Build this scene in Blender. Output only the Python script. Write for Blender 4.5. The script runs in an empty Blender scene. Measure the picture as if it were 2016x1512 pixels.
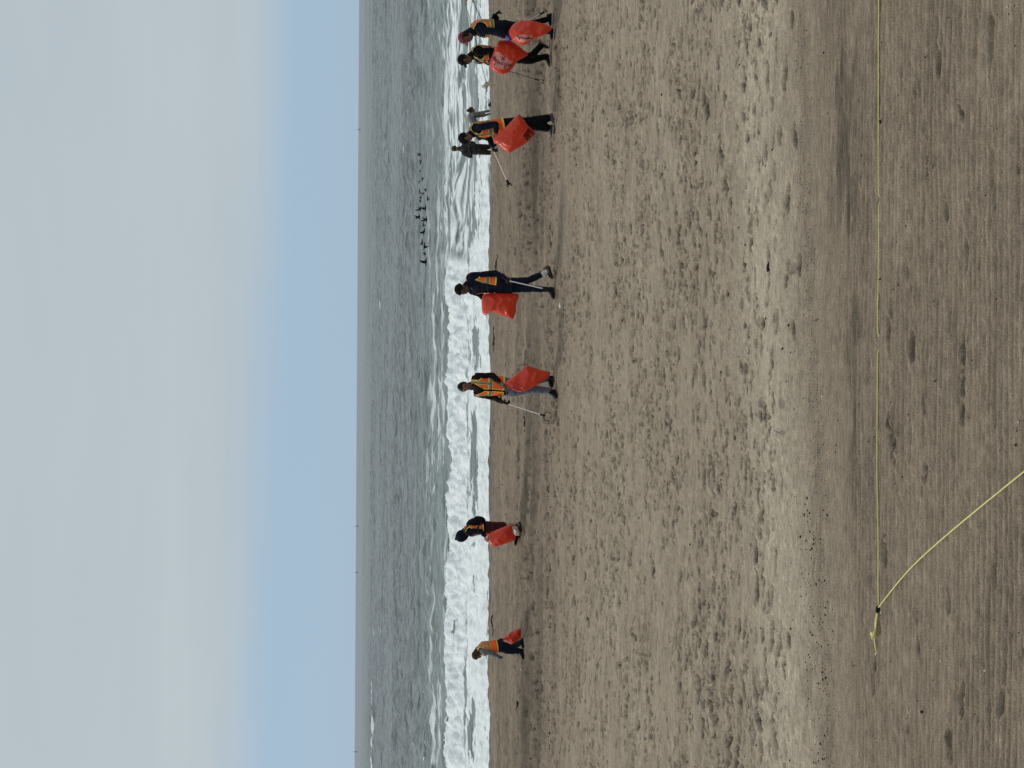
import bpy, bmesh, math, random
import numpy as np
from mathutils import Vector, Matrix

random.seed(7)
rng = np.random.default_rng(11)
SC = bpy.context.scene
COL = SC.collection
R = math.radians

# ------------------------------------------------------------------ camera
# The photograph lies on its side: world up is towards the left of the frame,
# so the camera is rolled a quarter turn. Pixel pairs (u, v) below are in the
# upright reading of the photograph (1512 wide, 2016 tall).
FPX = 2700.0
CAMZ = 3.70
PITCH = math.atan(307.0 / FPX)
ROLL = R(0.34)
F = Vector((0, math.cos(PITCH), -math.sin(PITCH)))
RT0 = Vector((1, 0, 0))
UP0 = RT0.cross(F)
RT = RT0 * math.cos(ROLL) + UP0 * math.sin(ROLL)
UP = UP0 * math.cos(ROLL) - RT0 * math.sin(ROLL)
CAM = Vector((0, 0, CAMZ))
cd = bpy.data.cameras.new('camera')
cam = bpy.data.objects.new('camera', cd)
COL.objects.link(cam)
cd.sensor_fit = 'HORIZONTAL'
cd.sensor_width = 36.0
cd.lens = 36.0 * FPX / 2016.0
cd.clip_start = 0.1
cd.clip_end = 40000.0
cam.matrix_world = Matrix(((-UP.x, RT.x, -F.x, CAM.x),
                           (-UP.y, RT.y, -F.y, CAM.y),
                           (-UP.z, RT.z, -F.z, CAM.z),
                           (0, 0, 0, 1)))
SC.camera = cam

# ------------------------------------------------------------------ world, sun, exposure
SUN_EL, SUN_AZ = R(42), R(-62)          # azimuth from +Y (seaward) towards +X
world = bpy.data.worlds.new('World')
SC.world = world
world.use_nodes = True
wn, wl = world.node_tree.nodes, world.node_tree.links
wn.clear()
wout = wn.new('ShaderNodeOutputWorld')
wbg = wn.new('ShaderNodeBackground')
wbg.inputs['Strength'].default_value = 0.1
sky = wn.new('ShaderNodeTexSky')
sky.sky_type = 'NISHITA'
sky.sun_disc = False
sky.sun_elevation = SUN_EL
sky.sun_rotation = SUN_AZ
sky.air_density = 1.0
sky.dust_density = 0.3
sky.ozone_density = 2.0
tcw = wn.new('ShaderNodeTexCoord')
sep = wn.new('ShaderNodeSeparateXYZ')
wl.new(tcw.outputs['Generated'], sep.inputs[0])
def wmath(op, a, b=None, clamp=False):
    n = wn.new('ShaderNodeMath'); n.operation = op; n.use_clamp = clamp
    for i, s in enumerate((a, b)):
        if s is None: continue
        if isinstance(s, (int, float)): n.inputs[i].default_value = s
        else: wl.new(s, n.inputs[i])
    return n.outputs[0]
# a cloud deck high over the sea: project the direction on a flat layer
zc = wmath('MAXIMUM', sep.outputs['Z'], 0.012)
px = wmath('DIVIDE', sep.outputs['X'], zc)
py = wmath('DIVIDE', sep.outputs['Y'], zc)
cmb = wn.new('ShaderNodeCombineXYZ')
wl.new(wmath('MULTIPLY', px, 0.10), cmb.inputs['X'])
wl.new(wmath('MULTIPLY', py, 0.34), cmb.inputs['Y'])
nz = wn.new('ShaderNodeTexNoise'); nz.noise_dimensions = '2D'
wl.new(cmb.outputs[0], nz.inputs['Vector'])
nz.inputs['Scale'].default_value = 1.0; nz.inputs['Detail'].default_value = 4.0; nz.inputs['Roughness'].default_value = 0.45
cmb2 = wn.new('ShaderNodeCombineXYZ')
wl.new(wmath('MULTIPLY', sep.outputs['X'], 2.2), cmb2.inputs['X'])
wl.new(wmath('MULTIPLY', sep.outputs['Z'], 13.0), cmb2.inputs['Z'])
nz2 = wn.new('ShaderNodeTexNoise'); nz2.noise_dimensions = '3D'
wl.new(cmb2.outputs[0], nz2.inputs['Vector'])
nz2.inputs['Scale'].default_value = 1.4; nz2.inputs['Detail'].default_value = 3.0; nz2.inputs['Roughness'].default_value = 0.5
# edge of the deck a few degrees above the horizon, ragged and tilted a little
e0 = wmath('ADD', wmath('MULTIPLY', sep.outputs['X'], 0.035), wmath('MULTIPLY', wmath('SUBTRACT', nz2.outputs['Fac'], 0.5), 0.022))
elev = wmath('ADD', sep.outputs['Z'], e0)
mr = wn.new('ShaderNodeMapRange'); mr.interpolation_type = 'SMOOTHSTEP'
wl.new(elev, mr.inputs['Value'])
mr.inputs['From Min'].default_value = 0.044; mr.inputs['From Max'].default_value = 0.094
ccr = wn.new('ShaderNodeValToRGB')
wl.new(wmath('ADD', wmath('MULTIPLY', nz.outputs['Fac'], 0.45), wmath('MULTIPLY', nz2.outputs['Fac'], 0.55)), ccr.inputs[0])
ccr.color_ramp.elements[0].position = 0.24; ccr.color_ramp.elements[0].color = (4.42, 5.16, 5.60, 1)
ccr.color_ramp.elements[1].position = 0.80; ccr.color_ramp.elements[1].color = (5.22, 5.84, 6.16, 1)
# thin veil of sea air under the deck, tinting the clear strip
veil = wn.new('ShaderNodeMixRGB'); veil.inputs['Fac'].default_value = 0.90
wl.new(sky.outputs[0], veil.inputs[1]); veil.inputs[2].default_value = (3.40, 4.82, 6.35, 1)
cmx = wn.new('ShaderNodeMixRGB')
wl.new(mr.outputs[0], cmx.inputs['Fac'])
wl.new(veil.outputs[0], cmx.inputs[1]); wl.new(ccr.outputs[0], cmx.inputs[2])
wl.new(cmx.outputs[0], wbg.inputs['Color'])
wl.new(wbg.outputs[0], wout.inputs['Surface'])

sd = bpy.data.lights.new('sun', 'SUN')
sd.energy = 1.5
sd.angle = R(13)
sd.color = (1.0, 0.95, 0.87)
sun = bpy.data.objects.new('sun', sd)
COL.objects.link(sun)
to_sun = Vector((math.sin(SUN_AZ) * math.cos(SUN_EL), math.cos(SUN_AZ) * math.cos(SUN_EL), math.sin(SUN_EL)))
sun.rotation_euler = to_sun.to_track_quat('Z', 'Y').to_euler()
sun.location = (0, 0, 60)

vs = SC.view_settings
vs.view_transform = 'Standard'
vs.look = 'None'
vs.exposure = 0.0
vs.gamma = 1.0
vs.use_curve_mapping = False
SC.cycles.use_denoising = False         # keep the grain of the sand

# ------------------------------------------------------------------ helpers
def tag(o, label=None, cat=None, group=None, kind=None):
    if label: o['label'] = label
    if cat: o['category'] = cat
    if group: o['group'] = group
    if kind: o['kind'] = kind
    return o

def empty(name, loc):
    o = bpy.data.objects.new(name, None)
    o.empty_display_size = 0.2
    COL.objects.link(o); o.location = loc
    return o

def ray(u, v):
    return F + RT * ((u - 756.0) / FPX) + UP * ((1008.0 - v) / FPX)

def at(u, v, depth):
    d = ray(u, v)
    return CAM + d * (depth / d.y)

def mesh_obj(name, verts, faces, mat=None, parent=None, smooth=True, org=None):
    me = bpy.data.meshes.new(name)
    if org is not None:
        verts = [(p[0] - org[0], p[1] - org[1], p[2] - org[2]) for p in verts]
    me.from_pydata([tuple(p) for p in verts], [], faces)
    me.validate()
    if smooth:
        me.polygons.foreach_set('use_smooth', [True] * len(me.polygons))
    o = bpy.data.objects.new(name, me)
    COL.objects.link(o)
    if mat: me.materials.append(mat)
    if parent: o.parent = parent
    return o

# gradient noise, vectorised
_G = rng.uniform(0, 2 * np.pi, (256, 256))
_GX, _GY = np.cos(_G), np.sin(_G)
def perlin(x, y, ox=0, oy=0):
    x = np.asarray(x, dtype=np.float64) + ox * 17.31; y = np.asarray(y, dtype=np.float64) + oy * 29.7
    xi = np.floor(x).astype(np.int64); yi = np.floor(y).astype(np.int64)
    xf = x - xi; yf = y - yi
    fx = xf * xf * xf * (xf * (xf * 6 - 15) + 10); fy = yf * yf * yf * (yf * (yf * 6 - 15) + 10)
    x0, x1, y0, y1 = xi & 255, (xi + 1) & 255, yi & 255, (yi + 1) & 255
    n00 = _GX[x0, y0] * xf + _GY[x0, y0] * yf
    n10 = _GX[x1, y0] * (xf - 1) + _GY[x1, y0] * yf
    n01 = _GX[x0, y1] * xf + _GY[x0, y1] * (yf - 1)
    n11 = _GX[x1, y1] * (xf - 1) + _GY[x1, y1] * (yf - 1)
    a = n00 + fx * (n10 - n00); b = n01 + fx * (n11 - n01)
    return (a + fy * (b - a)) * 1.5
def sstep(a, b, x):
    t = np.clip((x - a) / (b - a), 0, 1)
    return t * t * (3 - 2 * t)

# ------------------------------------------------------------------ materials
MATS = {}
def nodes_of(name):
    m = bpy.data.materials.new(name); m.use_nodes = True
    nt = m.node_tree; b = nt.nodes['Principled BSDF']
    MATS[name] = m
    return m, nt, b
def N(nt, typ, **kw):
    n = nt.nodes.new(typ)
    for k, v in kw.items(): setattr(n, k, v)
    return n
def cloth(name, col, var=0.25, rough=0.85, scale=40.0, bump=0.25, sheen=0.0):
    m, nt, b = nodes_of(name)
    tc = N(nt, 'ShaderNodeTexCoord')
    n1 = N(nt, 'ShaderNodeTexNoise'); n1.inputs['Scale'].default_value = scale; n1.inputs['Detail'].default_value = 3
    n2 = N(nt, 'ShaderNodeTexNoise'); n2.inputs['Scale'].default_value = scale * 0.18; n2.inputs['Detail'].default_value = 2
    nt.links.new(tc.outputs['Object'], n1.inputs['Vector']); nt.links.new(tc.outputs['Object'], n2.inputs['Vector'])
    mx = N(nt, 'ShaderNodeMath', operation='ADD'); nt.links.new(n1.outputs['Fac'], mx.inputs[0]); nt.links.new(n2.outputs['Fac'], mx.inputs[1])
    cr = N(nt, 'ShaderNodeValToRGB')
    cr.color_ramp.elements[0].position = 0.6; cr.color_ramp.elements[1].position = 1.4 / 1.4
    lo = [c * (1 - var) for c in col]; hi = [min(1, c * (1 + var)) for c in col]
    cr.color_ramp.elements[0].color = (*lo, 1); cr.color_ramp.elements[1].color = (*hi, 1)
    mh = N(nt, 'ShaderNodeMath', operation='MULTIPLY'); mh.inputs[1].default_value = 0.8
    nt.links.new(mx.outputs[0], mh.inputs[0]); nt.links.new(mh.outputs[0], cr.inputs[0])
    nt.links.new(cr.outputs[0], b.inputs['Base Color'])
    b.inputs['Roughness'].default_value = rough
    b.inputs['Specular IOR Level'].default_value = 0.12 if max(col) < .06 else 0.3
    if sheen: b.inputs['Sheen Weight'].default_value = sheen
    bp = N(nt, 'ShaderNodeBump'); bp.inputs['Strength'].default_value = bump; bp.inputs['Distance'].default_value = 0.01
    nt.links.new(n1.outputs['Fac'], bp.inputs['Height']); nt.links.new(bp.outputs[0], b.inputs['Normal'])
    return m

def plastic_bag(name, col, sub=0.0):
    m, nt, b = nodes_of(name)
    tc = N(nt, 'ShaderNodeTexCoord')
    n1 = N(nt, 'ShaderNodeTexNoise'); n1.inputs['Scale'].default_value = 6; n1.inputs['Detail'].default_value = 4
    n2 = N(nt, 'ShaderNodeTexNoise'); n2.inputs['Scale'].default_value = 9; n2.inputs['Detail'].default_value = 3; n2.inputs['Distortion'].default_value = 1.5
    nt.links.new(tc.outputs['Object'], n1.inputs['Vector']); nt.links.new(tc.outputs['Object'], n2.inputs['Vector'])
    cr = N(nt, 'ShaderNodeValToRGB')
    cr.color_ramp.elements[0].position = 0.3; cr.color_ramp.elements[1].position = 0.7
    cr.color_ramp.elements[0].color = (col[0] * 0.86, col[1] * 0.8, col[2] * 0.8, 1); cr.color_ramp.elements[1].color = (*col, 1)
    nt.links.new(n1.outputs['Fac'], cr.inputs[0]); nt.links.new(cr.outputs[0], b.inputs['Base Color'])
    b.inputs['Roughness'].default_value = 0.30
    bp = N(nt, 'ShaderNodeBump'); bp.inputs['Strength'].default_value = 0.5; bp.inputs['Distance'].default_value = 0.025
    nt.links.new(n2.outputs['Fac'], bp.inputs['Height']); nt.links.new(bp.outputs[0], b.inputs['Normal'])
    # thin film: some light comes through from behind
    tr = N(nt, 'ShaderNodeBsdfTranslucent'); nt.links.new(cr.outputs[0], tr.inputs['Color'])
    mx = N(nt, 'ShaderNodeMixShader'); mx.inputs[0].default_value = 0.34
    out = [n for n in nt.nodes if n.type == 'OUTPUT_MATERIAL'][0]
    nt.links.new(b.outputs[0], mx.inputs[1]); nt.links.new(tr.outputs[0], mx.inputs[2]); nt.links.new(mx.outputs[0], out.inputs['Surface'])
    return m

def skin(name, col):
    m = cloth(name, col, 0.12, 0.55, 30, 0.08)
    b = m.node_tree.nodes['Principled BSDF']
    b.inputs['Subsurface Weight'].default_value = 0.08
    b.inputs['Subsurface Radius'].default_value = (0.01, 0.004, 0.002)
    return m

M_BLACK = cloth('black_cloth', (0.007, 0.007, 0.009))
M_NAVY = cloth('navy_cloth', (0.008, 0.010, 0.022))
M_NAVYP = cloth('navy_denim', (0.010, 0.014, 0.028))
M_DKGREY = cloth('dark_grey_cloth', (0.045, 0.043, 0.042))
M_GREY = cloth('grey_knit', (0.13, 0.13, 0.145))
M_MIDGREY = cloth('mid_grey_knit', (0.20, 0.19, 0.175))
M_MAROON = cloth('maroon_black_cloth', (0.015, 0.007, 0.009))
M_WINE = cloth('wine_cloth', (0.06, 0.008, 0.012))
M_JEANS = cloth('faded_jeans', (0.12, 0.145, 0.19))
M_BROWNPANT = cloth('dark_brown_trousers', (0.035, 0.031, 0.024))
M_ORANGE = cloth('hi_vis_orange', (0.98, 0.16, 0.032), 0.12, 0.7)
M_LIME = cloth('hi_vis_yellow_trim', (0.92, 0.66, 0.12), 0.08, 0.7)
M_REFL = cloth('grey_reflective_tape', (0.22, 0.21, 0.14), 0.2, 0.5)
M_GLOVE = cloth('navy_glove', (0.018, 0.022, 0.07), 0.2, 0.6)
M_PURPLE = cloth('purple_glove', (0.10, 0.06, 0.33), 0.2, 0.5)
M_SKIN = skin('skin_brown', (0.20, 0.105, 0.07))
M_SKIN2 = skin('skin_dark', (0.11, 0.06, 0.045))
M_SKIN3 = skin('skin_light', (0.42, 0.24, 0.18))
M_HAIR = cloth('black_hair', (0.010, 0.008, 0.008), 0.4, 0.6, 120, 0.5)
M_HAIRB = cloth('brown_hair', (0.05, 0.032, 0.022), 0.4, 0.6, 120, 0.5)
M_CAPRED = cloth('faded_red_cap', (0.17, 0.035, 0.038))
M_SHOE = cloth('black_shoe', (0.009, 0.009, 0.011), 0.3, 0.6)
M_SHOEG = cloth('grey_shoe', (0.07, 0.07, 0.075), 0.3, 0.6)
M_SOLE = cloth('pale_sole', (0.55, 0.52, 0.48), 0.1, 0.7)
M_DSOLE = cloth('dark_sole', (0.03, 0.03, 0.03), 0.2, 0.7)
M_SOCK = cloth('white_sock', (0.62, 0.60, 0.58), 0.1, 0.9)
M_EYE = cloth('dark_eye', (0.012, 0.009, 0.008), 0.1, 0.25)
M_LIP = cloth('lip', (0.12, 0.05, 0.045), 0.1, 0.5)
M_BAG = plastic_bag('orange_red_plastic', (0.90, 0.10, 0.044))
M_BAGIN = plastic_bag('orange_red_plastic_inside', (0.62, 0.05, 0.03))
M_BAGDK = plastic_bag('full_dark_red_plastic', (0.20, 0.012, 0.008))
M_PINK = cloth('pale_pink_patch', (0.80, 0.28, 0.24), 0.08, 0.4)
M_INK = cloth('dark_purple_ink', (0.035, 0.014, 0.035), 0.2, 0.5)
M_WHITEBAG = plastic_bag('cream_plastic', (0.70, 0.66, 0.56))
M_SHAFT = cloth('white_metal_shaft', (0.72, 0.69, 0.64), 0.06, 0.35)
M_SHAFTP = cloth('pink_grey_shaft', (0.78, 0.62, 0.56), 0.06, 0.35)
M_SHAFTD = cloth('dark_metal_shaft', (0.09, 0.085, 0.075), 0.1, 0.4)
M_RUBBER = cloth('black_rubber', (0.015, 0.014, 0.013), 0.2, 0.6)
M_ROPE = cloth('yellow_rope', (0.80, 0.71, 0.26), 0.12, 0.8, 120)
M_BIRD = cloth('dark_feathers', (0.022, 0.022, 0.025), 0.3, 0.8)
M_STONE = cloth('dark_stone', (0.028, 0.018, 0.016), 0.4, 0.7, 30)
M_PEB = cloth('dark_pebble', (0.035, 0.028, 0.024), 0.4, 0.7, 30)
M_SHELL = cloth('pale_shell', (0.66, 0.60, 0.52), 0.15, 0.6, 60)
M_WEED = cloth('dry_seaweed', (0.022, 0.018, 0.013), 0.4, 0.8, 60)
M_TWIG = cloth('weathered_twig', (0.16, 0.13, 0.10), 0.3, 0.9, 60)
M_FUR = cloth('cream_fur', (0.60, 0.53, 0.42), 0.2, 0.9, 90, 0.6)
M_FURB = cloth('black_fur', (0.012, 0.011, 0.010), 0.3, 0.8, 90, 0.6)
M_BUOY = cloth('slate_buoy_paint', (0.13, 0.18, 0.23), 0.1, 0.6)
# ------------------------------------------------------------------ the beach (real height field)
SEA_Z = -1.50
def bound_y(x):                       # edge between raked flat and churned dry sand
    return 11.05 + 0.14 * x
def base_z(x, y):
    x = np.asarray(x, float); y = np.asarray(y, float)
    yb = bound_y(np.clip(x, -12, 12))
    z = 0.10 * sstep(yb - 0.9, yb + 0.5, y) + 0.16 * sstep(11.5, 23.5, y)
    z = z - 0.05 * np.exp(-((y - 25.6) / 0.7) ** 2)
    left = 0.55 + 0.45 * sstep(3.0, -3.0, x)
    z = z + 0.15 * sstep(25.7, 27.35 + 0.05 * np.sin(x * 0.9), y) * (0.75 + 0.25 * left)
    z = z + 0.0060 * np.clip(x, -30, 30) * sstep(22, 32, y)
    z = z - 2.45 * np.clip((y - 33.6) / 14.0, 0, 1.6) ** 1.25 - 0.0
    return z

NR_V = np.arange(2330, 958, -1.42)
th = PITCH + np.arctan((NR_V - 1008) / FPX)
ys = 3.5 / np.tan(th)
ys = ys[ys < 34.5]
ys = np.concatenate([ys, np.arange(ys[-1] + 0.12, 38, 0.12), np.linspace(38.2, 60, 60)])
NC = 760
TW = 0.37
ts = np.linspace(-TW, TW, NC)
Y = np.repeat(ys[:, None], NC, 1)
X = ts[None, :] * Y
NRW = len(ys)
Z = base_z(X, Y)

yb = bound_y(X)
churn = sstep(yb - 0.6, yb + 0.3, Y) * (1 - sstep(24.5, 27.0, Y) * 0.75)
rake = 1 - sstep(yb - 1.3, yb - 0.4, Y)
# undulation
Z += 0.030 * perlin(X * 0.30, Y * 0.45) * sstep(9, 13, Y)
Z += 0.010 * perlin(X * 0.8, Y * 1.4, 3) 
# lumpy churned sand
l1 = perlin(X * 2.1, Y * 3.2, 5); l2 = perlin(X * 4.6, Y * 6.5, 6); l3 = perlin(X * 10, Y * 13, 7); l4 = perlin(X * 22, Y * 24, 8)
patch = 0.45 + 0.55 * sstep(-0.25, 0.35, perlin(X * 0.35, Y * 0.6, 9))
ll = sstep(-0.3, -3.4, X) * sstep(10.6, 11.4, Y) * (1 - sstep(12.5, 16, Y)) * (0.3 + 0.9 * sstep(-.2, .4, perlin(X * 0.7, Y * 0.9, 10)))     # rougher hollow on the left
amp = churn * patch * (1 + 0.5 * ll)
Z += amp * (0.008 * l1 * (1 + 2.2 * ll) + 0.005 * (np.abs(l2) * -2 + 0.6) * (1 + 2 * ll) + 0.008 * l3 + 0.006 * l4)
Z += 0.0022 * l4 * (0.4 + 0.6 * churn) * sstep(0.0, 8, 30 - Y)
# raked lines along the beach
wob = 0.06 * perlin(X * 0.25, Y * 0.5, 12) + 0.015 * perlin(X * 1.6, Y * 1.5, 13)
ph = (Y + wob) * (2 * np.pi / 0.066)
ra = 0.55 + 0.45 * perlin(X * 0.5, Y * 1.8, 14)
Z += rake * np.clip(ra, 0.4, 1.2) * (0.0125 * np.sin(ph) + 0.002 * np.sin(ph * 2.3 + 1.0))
Z += rake * 0.0075 * perlin(X * 2.2, Y * 14, 15)
Z += rake * 0.008 * perlin(X * 0.9, Y * 5, 16)
Z += rake * 0.0055 * perlin(X * 11, Y * 20, 17)
# small ripple ridges on the seaward part
sea_r = sstep(21.5, 25.5, Y) * (1 - sstep(33.8, 35, Y))
Z += sea_r * (0.024 * perlin(X * 0.7, Y * 1.8, 18) + 0.036 * perlin(X * 1.8, Y * 3.4, 19) + 0.034 * perlin(X * 4, Y * 5.5, 20))
# a ragged little ledge
Z += 0.035 * sea_r * sstep(-0.1, 0.25, perlin(X * 0.22, Y * 0.9, 21))
Z += 0.022 * np.exp(-((Y - 33.4) / 1.2) ** 2) * perlin(X * 1.3, Y * 0.5, 22)
damp_shade = np.zeros_like(Z)

def stamp(cx, cy, ang, ln, wd, dep, rim=0.35, kind=0, dk=1.0):
    rad = ln * 1.15 + 0.05
    r0 = np.searchsorted(ys, cy - rad); r1 = np.searchsorted(ys, cy + rad)
    if r1 <= r0: return
    ymin = max(ys[0], cy - rad)
    t0 = (cx - rad) / (ymin if cx - rad < 0 else cy + rad); t1 = (cx + rad) / (cy + rad if cx + rad < 0 else ymin)
    c0 = int((t0 + TW) / (2 * TW) * (NC - 1)); c1 = int((t1 + TW) / (2 * TW) * (NC - 1)) + 2
    c0 = max(c0, 0); c1 = min(c1, NC)
    if c1 <= c0: return
    xs = X[r0:r1, c0:c1] - cx; yy = Y[r0:r1, c0:c1] - cy
    ca, sa = math.cos(ang), math.sin(ang)
    a = (xs * ca + yy * sa) / (ln * 0.5); b = (-xs * sa + yy * ca)
    b = b / (wd * 0.5 * (1.0 - 0.22 * a + 0.0 * a))
    d = np.sqrt(a * a + b * b)
    pit = 1 - sstep(0.72, 1.0, d)
    toe = 0.75 + 0.25 * np.clip(a, -1, 1)
    rimv = np.exp(-((d - 1.2) / 0.22) ** 2)
    heel = 1.0
    if kind == 1:                        # crisp shoe: arch left standing
        heel = 1 - 0.55 * np.exp(-((a + 0.15) / 0.14) ** 2)
        toe = toe * (1 + 0.22 * np.sign(np.sin(a * 22)))
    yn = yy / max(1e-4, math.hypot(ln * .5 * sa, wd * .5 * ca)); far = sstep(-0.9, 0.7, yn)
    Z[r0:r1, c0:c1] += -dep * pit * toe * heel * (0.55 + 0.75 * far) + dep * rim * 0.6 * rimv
    damp_shade[r0:r1, c0:c1] = np.maximum(damp_shade[r0:r1, c0:c1], pit * min(1.0, dep / 0.04) * 1.15 * dk * (0.2 + 0.9 * far) * (0.55 + 0.9 * sstep(-.3, .4, perlin(xs * 5 + cx * 7, yy * 26 + cy * 9, 37))))  # damp sand plus painted shade, heaviest on each print's far wall

# walkers' tracks over the churned sand, mostly along the beach
def track(x, y, ang, n, ln, wd, dep, turn=0.03, kind=0):
    side = 1
    for _ in range(n):
        st = random.uniform(0.55, 0.72) * (ln / 0.26)
        x += math.cos(ang) * st; y += math.sin(ang) * st * 0.9
        ang += random.gauss(0, turn)
        if not (10.0 < y < 33): break
        if y < bound_y(x) - 0.2: break
        if abs(x) < 0.42 * y:
            stamp(x - math.sin(ang) * 0.09 * side, y + math.cos(ang) * 0.09 * side, ang + random.gauss(0, 0.12),
                  ln * random.uniform(0.8, 1.15), wd * random.uniform(0.85, 1.25), dep * random.uniform(0.5, 1.2), 0.35, kind)
        side = -side
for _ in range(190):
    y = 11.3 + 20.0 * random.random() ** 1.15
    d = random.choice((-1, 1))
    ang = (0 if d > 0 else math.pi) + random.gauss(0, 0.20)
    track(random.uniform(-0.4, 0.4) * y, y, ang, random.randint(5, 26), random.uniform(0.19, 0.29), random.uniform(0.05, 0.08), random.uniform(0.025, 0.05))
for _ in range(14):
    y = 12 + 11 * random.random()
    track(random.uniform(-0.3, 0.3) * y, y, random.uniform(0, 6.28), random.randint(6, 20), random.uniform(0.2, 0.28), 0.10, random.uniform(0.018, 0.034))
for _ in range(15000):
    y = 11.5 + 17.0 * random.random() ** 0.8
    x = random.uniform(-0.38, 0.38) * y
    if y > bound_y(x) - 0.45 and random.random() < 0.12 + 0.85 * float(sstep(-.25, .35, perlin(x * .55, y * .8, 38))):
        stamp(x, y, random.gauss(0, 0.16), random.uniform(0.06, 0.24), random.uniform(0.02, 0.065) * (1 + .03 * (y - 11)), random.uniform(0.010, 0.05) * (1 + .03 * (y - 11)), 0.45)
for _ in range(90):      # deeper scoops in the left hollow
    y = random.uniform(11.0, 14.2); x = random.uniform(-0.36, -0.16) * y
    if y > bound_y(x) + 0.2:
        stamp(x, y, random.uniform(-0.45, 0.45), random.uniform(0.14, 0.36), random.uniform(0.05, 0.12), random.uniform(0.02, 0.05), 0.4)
# big dark scoop low left, disturbed spot
def gxy(u, v, it=4):
    d = ray(u, v); y = 12.0
    for _ in range(30):
        x = d.x / d.y * y
        z = float(base_z(x, y))
        y = 0.5 * y + 0.5 * (z - CAMZ) / (d.z / d.y)
    return d.x / d.y * y, y
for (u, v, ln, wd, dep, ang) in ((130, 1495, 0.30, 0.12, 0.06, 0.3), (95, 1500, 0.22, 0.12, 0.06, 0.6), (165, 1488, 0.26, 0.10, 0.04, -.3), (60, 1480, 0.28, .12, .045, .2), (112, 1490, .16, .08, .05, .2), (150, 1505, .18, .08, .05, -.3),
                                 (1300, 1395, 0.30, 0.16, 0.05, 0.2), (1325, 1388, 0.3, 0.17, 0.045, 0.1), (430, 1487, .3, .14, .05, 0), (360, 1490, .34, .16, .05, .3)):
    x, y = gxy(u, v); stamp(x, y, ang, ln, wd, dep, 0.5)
# prints on the raked flat, read off the photograph: u, v, length
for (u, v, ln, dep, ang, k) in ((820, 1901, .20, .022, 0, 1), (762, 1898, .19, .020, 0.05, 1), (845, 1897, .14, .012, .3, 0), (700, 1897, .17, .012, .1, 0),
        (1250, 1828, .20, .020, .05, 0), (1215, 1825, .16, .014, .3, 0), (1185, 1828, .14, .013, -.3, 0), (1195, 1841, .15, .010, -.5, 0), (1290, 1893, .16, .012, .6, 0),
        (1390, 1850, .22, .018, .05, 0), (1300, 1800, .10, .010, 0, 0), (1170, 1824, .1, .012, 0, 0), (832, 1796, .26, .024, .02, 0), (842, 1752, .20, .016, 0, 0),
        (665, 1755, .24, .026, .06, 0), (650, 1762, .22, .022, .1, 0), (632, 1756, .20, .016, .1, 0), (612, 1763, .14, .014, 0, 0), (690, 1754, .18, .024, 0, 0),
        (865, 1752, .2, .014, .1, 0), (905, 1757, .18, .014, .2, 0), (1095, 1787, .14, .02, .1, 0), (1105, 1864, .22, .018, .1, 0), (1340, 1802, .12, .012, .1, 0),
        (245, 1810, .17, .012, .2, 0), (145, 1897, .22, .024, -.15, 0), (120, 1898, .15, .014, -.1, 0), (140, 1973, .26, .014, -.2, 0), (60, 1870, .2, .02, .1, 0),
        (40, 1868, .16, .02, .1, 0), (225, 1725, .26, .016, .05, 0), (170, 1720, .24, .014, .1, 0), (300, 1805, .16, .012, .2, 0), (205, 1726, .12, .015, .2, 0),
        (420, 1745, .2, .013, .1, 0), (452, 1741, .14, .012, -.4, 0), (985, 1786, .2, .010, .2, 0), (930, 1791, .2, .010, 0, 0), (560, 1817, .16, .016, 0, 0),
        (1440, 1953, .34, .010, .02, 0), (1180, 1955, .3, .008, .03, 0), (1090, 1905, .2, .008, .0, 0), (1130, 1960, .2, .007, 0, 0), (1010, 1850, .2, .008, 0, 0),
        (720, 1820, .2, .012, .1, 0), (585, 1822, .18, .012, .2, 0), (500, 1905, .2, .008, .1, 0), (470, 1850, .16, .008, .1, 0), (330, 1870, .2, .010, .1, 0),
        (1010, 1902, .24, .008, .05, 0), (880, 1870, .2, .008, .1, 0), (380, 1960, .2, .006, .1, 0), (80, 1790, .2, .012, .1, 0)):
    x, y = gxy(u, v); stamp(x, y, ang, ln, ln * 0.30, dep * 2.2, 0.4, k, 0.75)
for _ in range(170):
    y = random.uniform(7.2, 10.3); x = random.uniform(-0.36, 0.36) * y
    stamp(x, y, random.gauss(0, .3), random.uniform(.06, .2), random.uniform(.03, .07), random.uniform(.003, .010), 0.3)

damp_shade = np.maximum(damp_shade, rake * np.clip(ra, .45, 1.2) * 0.80 * np.clip(-np.sin(ph), 0, 1))  # troughs of the raked lines darkened in colour as well
# fade the edges of the fine sheet into the coarse one below
edge = sstep(TW - .012, TW, np.abs(ts))[None, :]
Zb = base_z(X, Y) - 0.05
Z = Z * (1 - edge) + Zb * edge

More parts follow.
